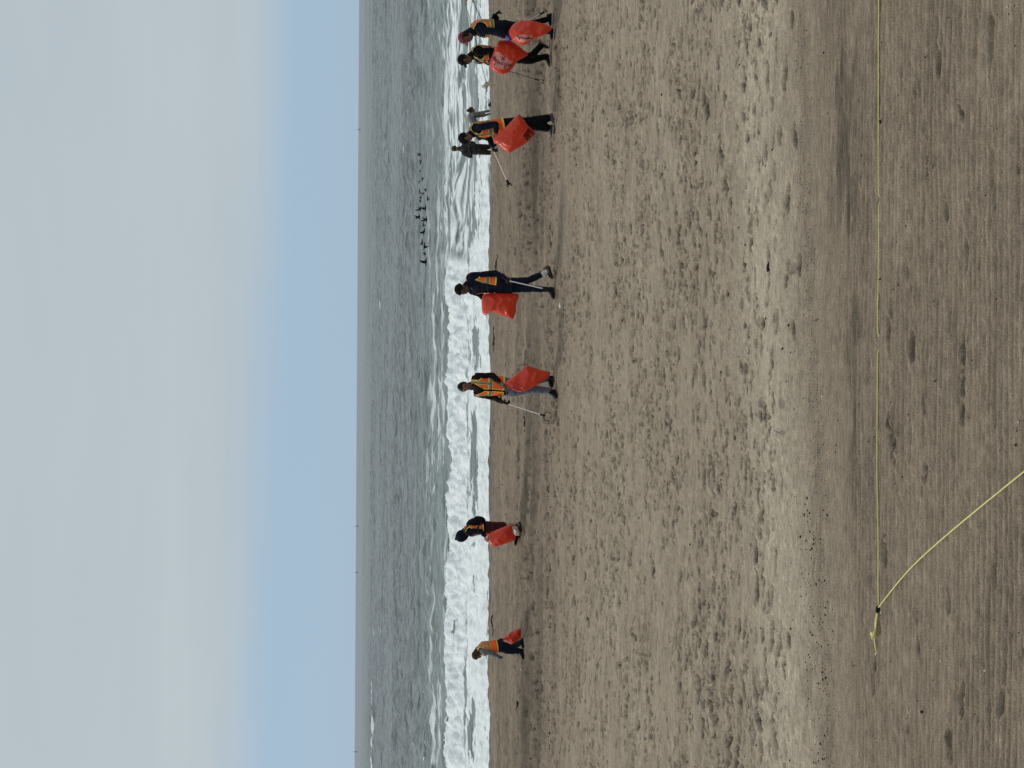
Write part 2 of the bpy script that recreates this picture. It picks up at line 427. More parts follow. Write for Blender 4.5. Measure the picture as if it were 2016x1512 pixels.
# colour masks of the sand itself: dry crest, heavy dark mineral streaks, wet seaward sand, plus painted slope shade
dry = np.exp(-((Y - (yb + 0.55)) / 0.75) ** 2) * 0.9 + 0.35 * sstep(yb, yb + 1.5, Y) * (1 - sstep(18, 26, Y))
dry += 0.16 * perlin(X * 0.7, Y * 1.6, 31) * churn
streak = np.exp(-((Y - (bound_y(X) - 1.15)) / 0.36) ** 2) * sstep(-2.2, 0.6, X) * (0.12 + 1.1 * sstep(-.25, .35, perlin(X * 0.9, Y * 3.2, 32) + .6 * perlin(X * 2.5, Y * 11, 39)))
streak += 0.45 * np.exp(-((Y - (bound_y(X) - 0.36)) / 0.13) ** 2)
streak += 0.22 * rake * sstep(0.0, 0.5, perlin(X * 0.8, Y * 5, 33))
wet = np.exp(-((Y - 26.3) / 0.95) ** 2) * 0.50 * (.35 + .9 * sstep(-.3, .3, perlin(X * .35, Y * 2.2, 35))) + 0.20 * sstep(20.5, 26, Y) + 0.30 * np.exp(-((Y - 34.2) / 0.9) ** 2)  # slope band: wet sand with the backlit face's shade painted in
wet += sea_r * (0.30 * perlin(X * 0.12, Y * 1.5, 34) + 0.30 * perlin(X * 0.6, Y * 3.2, 36) + .10)
wet += sstep(36, 44, Y) * 0.8

def grid_faces(nr, nc):
    i = (np.arange(nr - 1)[:, None] * nc + np.arange(nc - 1)[None, :]).ravel()
    return np.stack([i, i + 1, i + nc + 1, i + nc], 1)
def grid_obj(name, X, Y, Z, mat, attrs=None):
    nr, nc = X.shape
    co = np.stack([X.ravel(), Y.ravel(), Z.ravel()], 1).astype(np.float32)
    f = grid_faces(nr, nc).astype(np.int32)
    me = bpy.data.meshes.new(name)
    me.vertices.add(len(co)); me.vertices.foreach_set('co', co.ravel())
    me.loops.add(f.size); me.loops.foreach_set('vertex_index', f.ravel())
    me.polygons.add(len(f)); me.polygons.foreach_set('loop_start', np.arange(0, f.size, 4, dtype=np.int32))
    me.polygons.foreach_set('use_smooth', np.ones(len(f), bool))
    me.update(calc_edges=True)
    for k, a in (attrs or {}).items():
        at_ = me.attributes.new(k, 'FLOAT', 'POINT'); at_.data.foreach_set('value', a.ravel().astype(np.float32))
    me.materials.append(mat)
    o = bpy.data.objects.new(name, me); COL.objects.link(o)
    return o

def sand_material():
    m, nt, b = nodes_of('beach_sand')
    L = nt.links.new
    tc = N(nt, 'ShaderNodeTexCoord')
    def attr(n):
        a = N(nt, 'ShaderNodeAttribute'); a.attribute_name = n; return a.outputs['Fac']
    def noise(sc, det=3, rough=.55, vec=None):
        n = N(nt, 'ShaderNodeTexNoise'); n.inputs['Scale'].default_value = sc; n.inputs['Detail'].default_value = det; n.inputs['Roughness'].default_value = rough
        L(vec or tc.outputs['Object'], n.inputs['Vector']); return n.outputs['Fac']
    def mix(fac, a, c, mode='MIX'):
        n = N(nt, 'ShaderNodeMixRGB', blend_type=mode)
        if isinstance(fac, float): n.inputs[0].default_value = fac
        else: L(fac, n.inputs[0])
        for i, s in ((1, a), (2, c)):
            if isinstance(s, tuple): n.inputs[i].default_value = (*s, 1)
            else: L(s, n.inputs[i])
        return n.outputs[0]
    def mth(op, a, c=None, clamp=False):
        n = N(nt, 'ShaderNodeMath', operation=op); n.use_clamp = clamp
        for i, s in ((0, a), (1, c)):
            if s is None: continue
            if isinstance(s, (int, float)): n.inputs[i].default_value = s
            else: L(s, n.inputs[i])
        return n.outputs[0]
    base = (0.290, 0.226, 0.164)
    dryc = (0.446, 0.372, 0.276)
    darkc = (0.108, 0.087, 0.064)
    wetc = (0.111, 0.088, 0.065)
    c = mix(mth('MULTIPLY', attr('dry'), 1.0, True), base, dryc)
    c = mix(mth('MULTIPLY', attr('wet'), 0.9, True), c, wetc)
    # broken streaks stretched along the beach
    mp = N(nt, 'ShaderNodeMapping'); mp.inputs['Scale'].default_value = (2.0, 16.0, 1.0); L(tc.outputs['Object'], mp.inputs['Vector'])
    s1 = noise(1.0, 4, .6, mp.outputs[0])
    sr = N(nt, 'ShaderNodeMapRange'); L(s1, sr.inputs['Value']); sr.inputs['From Min'].default_value = .22; sr.inputs['From Max'].default_value = .62
    c = mix(mth('MULTIPLY', mth('MULTIPLY', attr('streak'), sr.outputs[0]), 0.85, True), c, darkc)
    c = mix(mth('MULTIPLY', attr('damp_shade'), 0.95, True), c, wetc)  # damp sand and painted print shade share the wet colour
    mp2 = N(nt, 'ShaderNodeMapping'); mp2.inputs['Scale'].default_value = (2.2, 9.0, 1.0); L(tc.outputs['Object'], mp2.inputs['Vector'])
    s2 = noise(1.0, 5, .68, mp2.outputs[0])
    sr2 = N(nt, 'ShaderNodeMapRange'); L(s2, sr2.inputs['Value']); sr2.inputs['From Min'].default_value = .50; sr2.inputs['From Max'].default_value = .68
    c = mix(mth('MULTIPLY', sr2.outputs[0], 0.30, True), c, wetc)
    def streaks(sc, det, rg, lo, hi, c):
        m_ = N(nt, 'ShaderNodeMapping'); m_.inputs['Scale'].default_value = sc; L(tc.outputs['Object'], m_.inputs['Vector'])
        s_ = noise(1.0, det, rg, m_.outputs[0]); r_ = N(nt, 'ShaderNodeMapRange'); L(s_, r_.inputs['Value'])
        r_.inputs['From Min'].default_value = .28; r_.inputs['From Max'].default_value = .72; r_.inputs['To Min'].default_value = lo; r_.inputs['To Max'].default_value = hi
        return mix(1.0, c, r_.outputs[0], 'MULTIPLY')
    c = streaks((9, 55, 1), 3, .65, .72, 1.26, c)
    c = streaks((2.0, 9.0, 1), 5, .78, .74, 1.24, c)
    c = streaks((0.7, 3.6, 1), 4, .7, .87, 1.12, c)
    # grain: pale and dark grains, coarser mottling
    g = noise(95, 3, .75)
    gr = N(nt, 'ShaderNodeMapRange'); L(g, gr.inputs['Value']); gr.inputs['From Min'].default_value = .25; gr.inputs['From Max'].default_value = .75
    gr.inputs['To Min'].default_value = .55; gr.inputs['To Max'].default_value = 1.45
    c = mix(1.0, c, gr.outputs[0], 'MULTIPLY')
    g2 = noise(9, 4, .6)
    gr2 = N(nt, 'ShaderNodeMapRange'); L(g2, gr2.inputs['Value']); gr2.inputs['From Min'].default_value = .3; gr2.inputs['From Max'].default_value = .7
    gr2.inputs['To Min'].default_value = .88; gr2.inputs['To Max'].default_value = 1.12
    c = mix(1.0, c, gr2.outputs[0], 'MULTIPLY')
    # dark grains gathered as specks
    vo = N(nt, 'ShaderNodeTexVoronoi'); vo.inputs['Scale'].default_value = 26; vo.inputs['Randomness'].default_value = 1.0; L(tc.outputs['Object'], vo.inputs['Vector'])
    sp = mth('MULTIPLY', mth('LESS_THAN', vo.outputs['Distance'], 0.13), mth('GREATER_THAN', noise(5, 2), 0.56))
    c = mix(mth('MULTIPLY', sp, 0.55), c, darkc)
    L(c, b.inputs['Base Color'])
    b.inputs['Roughness'].default_value = 0.95
    b.inputs['Specular IOR Level'].default_value = 0.12
    h = mth('ADD', mth('MULTIPLY', noise(60, 3, .65), 1.0), mth('MULTIPLY', g, 0.35))
    bp = N(nt, 'ShaderNodeBump'); bp.inputs['Strength'].default_value = 0.6; bp.inputs['Distance'].default_value = 0.010
    L(h, bp.inputs['Height']); L(bp.outputs[0], b.inputs['Normal'])
    return m
M_SAND = sand_material()
beach = grid_obj('beach_sand', X, Y, Z, M_SAND, {'dry': dry, 'streak': streak, 'wet': wet, 'damp_shade': damp_shade})
tag(beach, kind='structure')
# coarse sheet for the rest of the beach
xs_ = np.concatenate([-np.geomspace(900, 1.0, 60), [0.0], np.geomspace(1.0, 900, 60)])
yy_ = np.concatenate([np.linspace(-80, 4, 24), np.linspace(5, 60, 90)])
XX, YY = np.meshgrid(xs_, yy_)
outer = np.clip(np.abs(XX) / np.maximum(YY, 0.5), 0, 1)
ZZ = base_z(XX, YY) - 0.22 * (1 - sstep(TW, TW + .06, np.abs(XX) / np.maximum(YY, 0.1))) - 0.05
zero = np.zeros_like(ZZ)
ground = grid_obj('beach_ground', XX, YY, ZZ, M_SAND, {'dry': zero + .3, 'streak': zero, 'wet': sstep(24, 44, YY), 'damp_shade': zero})
tag(ground, kind='structure')

def ground_z(x, y):
    r = int(np.clip(np.searchsorted(ys, y) - 1, 0, NRW - 2)); fr = (y - ys[r]) / (ys[r + 1] - ys[r])
    c = (x / y + TW) / (2 * TW) * (NC - 1)
    c = min(max(c, 0), NC - 1.001); ci = int(c); fc = c - ci
    a = Z[r, ci] * (1 - fc) + Z[r, ci + 1] * fc; b_ = Z[r + 1, ci] * (1 - fc) + Z[r + 1, ci + 1] * fc
    return float(a * (1 - fr) + b_ * fr)
def hit(u, v, ymin=6.0, ymax=45.0):
    d = ray(u, v); y = ymin
    while y < ymax:
        p = CAM + d * (y / d.y)
        if p.z <= ground_z(p.x, y): return Vector((p.x, y, ground_z(p.x, y)))
        y += 0.02 + 0.0005 * y
    return None

# ------------------------------------------------------------------ the sea
HS = CAMZ - SEA_Z
sy = np.concatenate([np.arange(47, 54, .5), np.arange(54, 90, 0.22), np.arange(90, 180, 0.55), np.arange(180, 420, 1.1), np.arange(420, 900, 2.6), np.geomspace(905, 9000, 70)])
SNC = 600
STW = 0.35
st_ = np.linspace(-STW, STW, SNC)
SY = np.repeat(sy[:, None], SNC, 1); SX = st_[None, :] * SY
dyr = np.gradient(sy)[:, None]                       # row spacing decides which waves the mesh can carry
SZ = np.zeros_like(SY)
offs = sstep(60, 110, SY)
for k, (lam, amp_, sx) in enumerate(((1.7, .16, 1.1), (3.4, .32, 1.05), (6.0, .32, .95), (11, .26, .75), (24, .36, .55), (60, .6, .4), (150, .9, .4))):
    w = 1 - sstep(0.25, 0.5, dyr / lam)
    a = amp_ if k < 4 else amp_ * sstep(100, 300, SY)
    n = perlin(SX / lam * sx * 1.6 + 0.15 * SY / lam, SY / lam * 1.6, 40 + k)
    n2_ = perlin(SX / lam * sx * 1.3 - 0.2 * SY / lam, SY / lam * 1.2, 60 + k)
    SZ += w * a * (0.6 * n + 0.55 * (1 - 2.2 * np.abs(n2_))) * (0.25 + 0.75 * offs) * (0.7 + 0.6 * perlin(SX / 60, SY / 45, 90))
# the breaker: broken white roller to the left of x ~ 6 m, unbroken shoulder to the right
wv = perlin(SX * 0.09, SY * 0, 71)
yc = 66.3 + 1.0 * wv + 0.35 * perlin(SX * 0.5, SY * 0, 72) + 0.8 * sstep(2, 9, SX)
brk = 1 - sstep(5.2, 7.0, SX + 0.5 * perlin(SX * 0.2, SY * 0.6, 73))      # 1 where broken
hgt = 0.80 * (0.85 + 0.2 * perlin(SX * 0.35, SY * 0, 74)) * (0.35 + 0.65 * (1 - sstep(6, 13, SX))) * (1 - 0.35 * sstep(14, 26, SX))
d_ = SY - yc
prof = np.where(d_ < 0, np.exp(-(d_ / 1.9) ** 2), np.exp(-(d_ / 3.4) ** 2))
SZ += hgt * prof
# second line of broken water in front
yc2 = 60.2 + 0.9 * perlin(SX * 0.12, SY * 0, 75); d2 = SY - yc2
SZ += 0.28 * brk * np.exp(-(d2 / 1.0) ** 2) * (0.6 + 0.6 * perlin(SX * 0.3, SY * 0, 76))
# shore break
yc3 = 55.2 + 0.6 * perlin(SX * 0.15, SY * 0, 77)
SZ += 0.20 * np.exp(-((SY - yc3) / 0.9) ** 2)
tb = perlin(SX * 1.3, SY * 1.1, 80); tb2 = perlin(SX * 3.1, SY * 2.4, 81); tb3 = perlin(SX * 0.5, SY * 0.9, 82)
# foam
roll = brk * sstep(-3.5 - 0.5 * tb3 * 2, -2.7, d_) * (1 - sstep(0.5, 1.1, d_ + 0.55 * tb + 0.4 * tb2))
wx_ = SX + 1.6 * perlin(SX * .3, SY * .35, 92); wy_ = SY + .9 * perlin(SX * .45, SY * .4, 93)
str1 = perlin(wx_ * 0.34, wy_ * 0.85, 83); str2 = perlin(wx_ * 0.8, wy_ * 1.8, 84); str3 = perlin(wx_ * 1.9, wy_ * 3.0, 85)
strk = str1 * 0.6 + str2 * 0.5 + str3 * 0.3
# gaps of clear water between the lines of foam
gapx = np.exp(-((SX + 3.4) / 2.6) ** 2) + 0.8 * np.exp(-((SX - 1.6) / 1.1) ** 2) + 0.55 * np.exp(-((SX + 16) / 3.0) ** 2)
near = 1 - sstep(62.2, 63.5, SY)
body = near * sstep(50, 52, SY)
dens_l = 0.86 - 1.05 * gapx * np.exp(-((SY - 60.0) / 2.2) ** 2) + 0.35 * np.exp(-((SY - 55.0) / 1.3) ** 2) + 0.30 * np.exp(-((SY - yc2) / 0.9) ** 2)
dens_r = 0.34 * (1 - sstep(58.5, 61, SY)) - 0.02 * sstep(60, 64, SY) + 0.42 * np.exp(-((SY - 55) / 2.0) ** 2)
dens = brk * dens_l + (1 - brk) * dens_r
f_near = sstep(-0.12, 0.40, strk * 1.25 + dens - 0.22) * body
f_right = (1 - brk) * sstep(60, 62, SY) * (1 - sstep(74, 90, SY)) * sstep(-0.22, 0.42, strk + 0.10 + 0.25 * perlin(SX * .1, SY * .3, 89)) * 0.80
f_out = sstep(66, 70, SY) * (1 - sstep(84, 120, SY)) * sstep(-0.05, 0.6, perlin(SX * 0.10, SY * 0.45, 86) + 0.4 * str2) * 0.55
foam = np.clip(np.maximum(np.maximum(roll, f_near), np.maximum(f_right, f_out)), 0, 1)
tb4 = perlin(SX * 6.5, SY * 4.5, 88)
SZ += roll * (0.16 * tb + 0.14 * tb2 + 0.06 * tb4) + f_near * (0.09 * tb + 0.06 * tb2 + 0.03 * tb4)
# one far whitecap on the left
wc_y, wc_x = None, None
pw = at(88, 745, HS / math.tan(PITCH + math.atan((745 - 1008) / FPX)))
cap = np.exp(-((SY - pw.y - 7 * perlin(SX * 0.12, SY * 0, 87)) / 3.2) ** 2) * (.75 + .5 * perlin(SX * .35, SY * .05, 91)) * sstep(-13, -10, SX - pw.x + 3) * (1 - sstep(9, 12, SX - pw.x))
foam = np.maximum(foam, 0.62 * sstep(0.35, 0.65, cap)); SZ += 0.7 * cap
for _ in range(7):                                   # scattered tiny caps
    yy0 = random.uniform(110, 420); xx0 = random.uniform(-.3, .3) * yy0
    cc = np.exp(-((SY - yy0) / (0.010 * yy0)) ** 2 - ((SX - xx0) / (0.006 * yy0)) ** 2)
    foam = np.maximum(foam, sstep(0.5, 0.8, cc) * 0.5)
shallow = 0.85 * (1 - sstep(66, 125, SY + 14 * perlin(SX * .03, SY * .05, 94))) + .15 * (1 - sstep(58, 70, SY))
shallow = np.maximum(shallow, 0.75 * prof * sstep(-2.5, 0, -np.abs(d_)))
SZ = SZ + SEA_Z
SZ = SZ - 0.05 * sstep(STW - .015, STW, np.abs(st_))[None, :]

def sea_material():
    m, nt, b = nodes_of('sea_water')
    L = nt.links.new
    tc = N(nt, 'ShaderNodeTexCoord')
    def attr(n):
        a = N(nt, 'ShaderNodeAttribute'); a.attribute_name = n; return a.outputs['Fac']
    def mth(op, a, c=None, clamp=False):
        n = N(nt, 'ShaderNodeMath', operation=op); n.use_clamp = clamp
        for i, s in ((0, a), (1, c)):
            if s is None: continue
            if isinstance(s, (int, float)): n.inputs[i].default_value = s
            else: L(s, n.inputs[i])
        return n.outputs[0]
    def noise(sc, vecsc, det=3, rough=.55, dist=0):
        mp = N(nt, 'ShaderNodeMapping'); mp.inputs['Scale'].default_value = vecsc; L(tc.outputs['Object'], mp.inputs['Vector'])
        n = N(nt, 'ShaderNodeTexNoise'); n.inputs['Scale'].default_value = sc; n.inputs['Detail'].default_value = det; n.inputs['Roughness'].default_value = rough
        n.inputs['Distortion'].default_value = dist
        L(mp.outputs[0], n.inputs['Vector']); return n.outputs['Fac']
    wm = N(nt, 'ShaderNodeMixRGB'); L(attr('shallow'), wm.inputs[0])
    wm.inputs[1].default_value = (0.142, 0.156, 0.152, 1); wm.inputs[2].default_value = (0.185, 0.225, 0.200, 1)
    L(wm.outputs[0], b.inputs['Base Color'])
    b.inputs['Roughness'].default_value = 0.28
    b.inputs['IOR'].default_value = 1.333
    h = mth('ADD', mth('MULTIPLY', noise(0.55, (0.5, 1.0, 1), 4, .6, .6), 1.0), mth('MULTIPLY', noise(0.12, (0.35, 1.0, 1), 3, .55, .4), 3.2))
    bp = N(nt, 'ShaderNodeBump'); bp.inputs['Strength'].default_value = 0.9; bp.inputs['Distance'].default_value = 0.9
    L(mth('MULTIPLY', h, attr('chop')), bp.inputs['Height']); L(bp.outputs[0], b.inputs['Normal'])
    fo = N(nt, 'ShaderNodeBsdfPrincipled')
    fn = noise(1.6, (0.6, 1, 1), 5, .65, .5)
    fc = N(nt, 'ShaderNodeValToRGB'); L(fn, fc.inputs[0])
    fc.color_ramp.elements[0].position = .32; fc.color_ramp.elements[0].color = (0.66, 0.71, 0.70, 1)
    fc.color_ramp.elements[1].position = .52; fc.color_ramp.elements[1].color = (0.88, 0.90, 0.90, 1)
    L(fc.outputs[0], fo.inputs['Base Color']); fo.inputs['Roughness'].default_value = 0.9
    fb = N(nt, 'ShaderNodeBump'); fb.inputs['Strength'].default_value = 0.8; fb.inputs['Distance'].default_value = 0.25
    L(fn, fb.inputs['Height']); L(fb.outputs[0], fo.inputs['Normal'])
    # lacy break-up of the foam edge
    ln = noise(0.9, (0.5, 1.3, 1), 5, .68, 1.0)
    fm = N(nt, 'ShaderNodeMapRange'); fm.interpolation_type = 'SMOOTHSTEP'
    L(mth('ADD', attr('foam'), mth('MULTIPLY', mth('SUBTRACT', ln, 0.5), 0.9)), fm.inputs['Value'])
    fm.inputs['From Min'].default_value = 0.16; fm.inputs['From Max'].default_value = 0.80
    msk = mth('MULTIPLY', fm.outputs[0], mth('GREATER_THAN', attr('foam'), 0.02))
    mx = N(nt, 'ShaderNodeMixShader'); L(msk, mx.inputs[0]); L(b.outputs[0], mx.inputs[1]); L(fo.outputs[0], mx.inputs[2])
    out = [n for n in nt.nodes if n.type == 'OUTPUT_MATERIAL'][0]
    L(mx.outputs[0], out.inputs['Surface'])
    return m
M_SEA = sea_material()
sea = grid_obj('sea', SX, SY, SZ, M_SEA, {'foam': foam, 'shallow': shallow, 'chop': 1 - 0.8 * sstep(180, 1100, SY)})
tag(sea, kind='structure')
xs_ = np.concatenate([-np.geomspace(9000, 2.0, 50), [0.0], np.geomspace(2.0, 9000, 50)])
yy_ = np.concatenate([np.linspace(44, 120, 40), np.geomspace(125, 9000, 50)])
XX, YY = np.meshgrid(xs_, yy_)
ZZ = np.full_like(XX, SEA_Z - 0.05) - 0.9 * (1 - sstep(STW - .01, STW + .02, np.abs(XX) / YY)) * sstep(30, 50, YY)
of = np.exp(-((YY - 65) / 2.5) ** 2) + 0.6 * np.exp(-((YY - 56) / 4) ** 2)
open_sea = grid_obj('open_sea', XX, YY, ZZ, M_SEA, {'foam': np.clip(of, 0, 1), 'shallow': 1 - sstep(60, 90, YY), 'chop': 1 - 0.8 * sstep(180, 1100, YY)})
tag(open_sea, kind='structure')
# ------------------------------------------------------------------ figure building kit
class Geo:
    def __init__(s): s.v = []; s.f = []
    def add(s, vs, fs):
        o = len(s.v); s.v += [Vector(p) for p in vs]; s.f += [tuple(i + o for i in f) for f in fs]
    def rings(s, rings, cap=True):
        n = len(rings[0]); o = len(s.v)
        for r in rings: s.v += [Vector(p) for p in r]
        for i in range(len(rings) - 1):
            for j in range(n):
                a = o + i * n + j; b = o + i * n + (j + 1) % n
                s.f.append((a, b, b + n, a + n))
        if cap:
            for ri, flip in ((0, True), (len(rings) - 1, False)):
                c = sum((Vector(p) for p in rings[ri]), Vector()) / n
                s.v.append(c); ci = len(s.v) - 1
                for j in range(n):
                    a = o + ri * n + j; b = o + ri * n + (j + 1) % n
                    s.f.append((b, a, ci) if flip else (a, b, ci))
    def tube(s, pts, rad, n=10, sub=5, flat=None, round_ends=True):
        P = [Vector(p) for p in pts]; rad = list(rad)
        # Catmull-Rom through the joints
        Q, RR = [], []
        for i in range(len(P) - 1):
            p0 = P[i - 1] if i else P[0] * 2 - P[1]; p3 = P[i + 2] if i + 2 < len(P) else P[-1] * 2 - P[-2]
            for k in range(sub):
                t = k / sub
                a = P[i]; b = P[i + 1]
                q = 0.5 * ((2 * a) + (b - p0) * t + (2 * p0 - 5 * a + 4 * b - p3) * t * t + (3 * a - p0 - 3 * b + p3) * t ** 3)
                lin = a.lerp(b, t); q = lin.lerp(q, 0.6)
                Q.append(q); RR.append(rad[i] * (1 - t) + rad[i + 1] * t)
        Q.append(P[-1]); RR.append(rad[-1])
        T = [((Q[min(i + 1, len(Q) - 1)] - Q[max(i - 1, 0)]).normalized()) for i in range(len(Q))]
        if round_ends:
            for e in (0, 1):
                idx = 0 if e == 0 else -1
                q, t, r = Q[idx], T[idx] * (-1 if e == 0 else 1), RR[idx]
                ex = [(q + t * r * 0.55, r * 0.84), (q + t * r * 0.9, r * 0.45)]
                for (qq, r2) in ex:
                    if e == 0: Q.insert(0, qq); RR.insert(0, r2); T.insert(0, T[0])
                    else: Q.append(qq); RR.append(r2); T.append(T[-1])
        ref = Vector((0, 0, 1)) if abs(T[0].z) < 0.8 else Vector((0, 1, 0))
        A = (ref - T[0] * ref.dot(T[0])).normalized(); rg = []
        for i in range(len(Q)):
            A = (A - T[i] * A.dot(T[i])).normalized(); B = T[i].cross(A)
            ring = []
            for j in range(n):
                ph_ = 2 * math.pi * j / n
                d = A * math.cos(ph_) + B * math.sin(ph_)
                if flat: d = d - flat[0] * d.dot(flat[0]) * (1 - flat[1])
                ring.append(Q[i] + d * RR[i])
            rg.append(ring)
        s.rings(rg)
    def ell(s, c, ax, ay, az, n=14, m=9):
        rg = []
        for i in range(1, m):
            t = math.pi * i / m
            rg.append([c + ax * math.sin(t) * math.cos(2 * math.pi * j / n) + ay * math.sin(t) * math.sin(2 * math.pi * j / n) - az * math.cos(t) for j in range(n)])
        o = len(s.v); s.rings(rg, cap=False)
        s.v += [c - az, c + az]; k = len(s.v)
        for j in range(n):
            s.f.append((o + (j + 1) % n, o + j, k - 2)); e = o + (m - 2) * n
            s.f.append((e + j, e + (j + 1) % n, k - 1))
    def box(s, c, ax, ay, az):
        vs = [c + ax * a + ay * b + az * d for d in (-1, 1) for b in (-1, 1) for a in (-1, 1)]
        s.add(vs, [(0, 2, 3, 1), (4, 5, 7, 6), (0, 1, 5, 4), (2, 6, 7, 3), (0, 4, 6, 2), (1, 3, 7, 5)])

def voxel(geo, vox, smooth=3, wrinkle=0.0, wscale=14.0, seed=0):
    me = bpy.data.meshes.new('tmp'); me.from_pydata([tuple(p) for p in geo.v], [], geo.f)
    bm = bmesh.new(); bm.from_mesh(me); bmesh.ops.recalc_face_normals(bm, faces=bm.faces); bm.to_mesh(me); bm.free()
    o = bpy.data.objects.new('tmp', me); COL.objects.link(o)
    r = o.modifiers.new('r', 'REMESH'); r.mode = 'VOXEL'; r.voxel_size = vox
    sm = o.modifiers.new('s', 'SMOOTH'); sm.iterations = smooth; sm.factor = 0.5
    dg = bpy.context.evaluated_depsgraph_get()
    out = bpy.data.meshes.new_from_object(o.evaluated_get(dg))
    bpy.data.objects.remove(o); bpy.data.meshes.remove(me)
    n = len(out.vertices)
    co = np.zeros(n * 3); out.vertices.foreach_get('co', co); co = co.reshape(-1, 3)
    if wrinkle:
        no = np.zeros(n * 3); out.vertices.foreach_get('normal', no); no = no.reshape(-1, 3)
        a = perlin(co[:, 0] * wscale + co[:, 1] * wscale * .6, co[:, 2] * wscale * 1.7 + co[:, 1] * 5, seed, 3)
        b = perlin(co[:, 0] * wscale * .6 - co[:, 1] * wscale * .7, co[:, 2] * wscale * 0.8, seed, 9)
        co = co + no * ((np.abs(a) * -1.4 + 0.35 + 0.5 * b) * wrinkle)[:, None]
    polys = [tuple(p.vertices) for p in out.polygons]
    bpy.data.meshes.remove(out)
    return co, polys

def part(name, vf, mat, parent, org, smooth=True, label=None):
    vs, fs = vf
    o = mesh_obj(name, vs, fs, mat, parent, smooth, org)
    if label: o['label'] = label
    return o
def gpart(name, geo, mat, parent, org, smooth=True, label=None):
    return part(name, (geo.v, geo.f), mat, parent, org, smooth, label)

class Torso:
    """Lofted trunk: pelvis to neck base, with its own (s, phi) coordinates."""
    S = (0.0, 0.12, 0.30, 0.50, 0.68, 0.82, 0.91, 0.97, 1.0)
    def __init__(s, pelvis, chest, neck, hipax, shax, fwd, k=1.0, bulk=1.0):
        s.p, s.c, s.n = pelvis, chest, neck
        s.ha, s.sa = hipax.normalized(), shax.normalized()
        s.k = k
        s.w = [x * k * bulk for x in (.150, .165, .158, .165, .182, .190, .165, .105, .062)]
        s.d = [x * k * bulk for x in (.110, .125, .118, .125, .132, .118, .098, .078, .060)]
        s.fwd = fwd
    def center(s, t):
        a, b, c = s.p, s.c, s.n
        ctrl = b * 2 - (a + c) * 0.5
        return a * (1 - t) ** 2 + ctrl * 2 * t * (1 - t) + c * t * t
    def frame(s, t):
        T = (s.center(min(1, t + .02)) - s.center(max(0, t - .02))).normalized()
        w = s.ha.lerp(s.sa, min(1, t * 1.2)); w = (w - T * w.dot(T)).normalized()
        f = w.cross(T)
        if f.dot(s.fwd) < 0: f = -f
        return T, w, f
    def pt(s, t, phi, off=0.0):
        T, w, f = s.frame(t)
        hw = float(np.interp(t, s.S, s.w)) + off; hd = float(np.interp(t, s.S, s.d)) + off
        c, sn = math.cos(phi), math.sin(phi)
        e = 2 / 2.5
        return s.center(t) + f * (hd * math.copysign(abs(c) ** e, c)) + w * (hw * math.copysign(abs(sn) ** e, sn)) + T * off * (0.8 if t > .9 else 0)
    def rings(s, t0=0, t1=1, n=22, m=24, off=0):
        return [[s.pt(t0 + (t1 - t0) * i / m, 2 * math.pi * j / n, off) for j in range(n)] for i in range(m + 1)]

def patch(tor, off, pred, ns=58, nf=104, s0=0.0, s1=1.0, thick=0.004):
    idx = {}; vs = []; fs = []
    def vid(i, j):
        j %= nf
        if (i, j) not in idx:
            idx[(i, j)] = len(vs); vs.append(tor.pt(s0 + (s1 - s0) * i / ns, 2 * math.pi * j / nf, off))
        return idx[(i, j)]
    for i in range(ns):
        t = s0 + (s1 - s0) * (i + .5) / ns
        for j in range(nf):
            ph_ = 2 * math.pi * (j + .5) / nf
            if ph_ > math.pi: ph_ -= 2 * math.pi
            if pred(t, ph_): fs.append((vid(i, j), vid(i, j + 1), vid(i + 1, j + 1), vid(i + 1, j)))
    return vs, fs

def make_vest(tor, root, org, s0=0.16, open_front=0.10, vneck=True, ah=1.0):
    def hole(t, p, g=0.0):
        a = (abs(p) - math.pi / 2) / (0.62 * ah + g); b = (t - 0.79 + .06 * (ah - 1)) / (0.17 * ah + g * .3)
        return a * a + b * b < 1
    def inside(t, p, g=0.0):
        if t > 0.985 or hole(t, p, g): return False
        of = open_front
        if vneck: of = max(of, open_front + (t - 0.52) * 1.35)
        if abs(p) < of + g * .5: return False
        return True
    def rad(t): return 0.16
    def stripe(t, p, wd):
        a = abs(p)
        r = float(np.interp(t, tor.S, tor.w)) * .9
        ctr = 0.66 if a < math.pi / 2 else math.pi - 0.60
        if abs(a - ctr) * r < wd and t > 0.40: return True
        L = 0.58
        if abs(t - 0.385) * L < wd: return True
        return False
    def rim(t, p):
        return inside(t, p) and (not inside(t, p, 0.10) or t < s0 + 0.03)
    v = part('vest', patch(tor, 0.016, inside, s0=s0), M_ORANGE, root, org)
    part('vest_trim', patch(tor, 0.0195, lambda t, p: inside(t, p) and (stripe(t, p, 0.030) or rim(t, p)), s0=s0), M_LIME, v, (0, 0, 0) if False else org)
    part('reflective_stripe', patch(tor, 0.023, lambda t, p: inside(t, p) and stripe(t, p, 0.019), s0=s0), M_REFL, v, org)
    return v

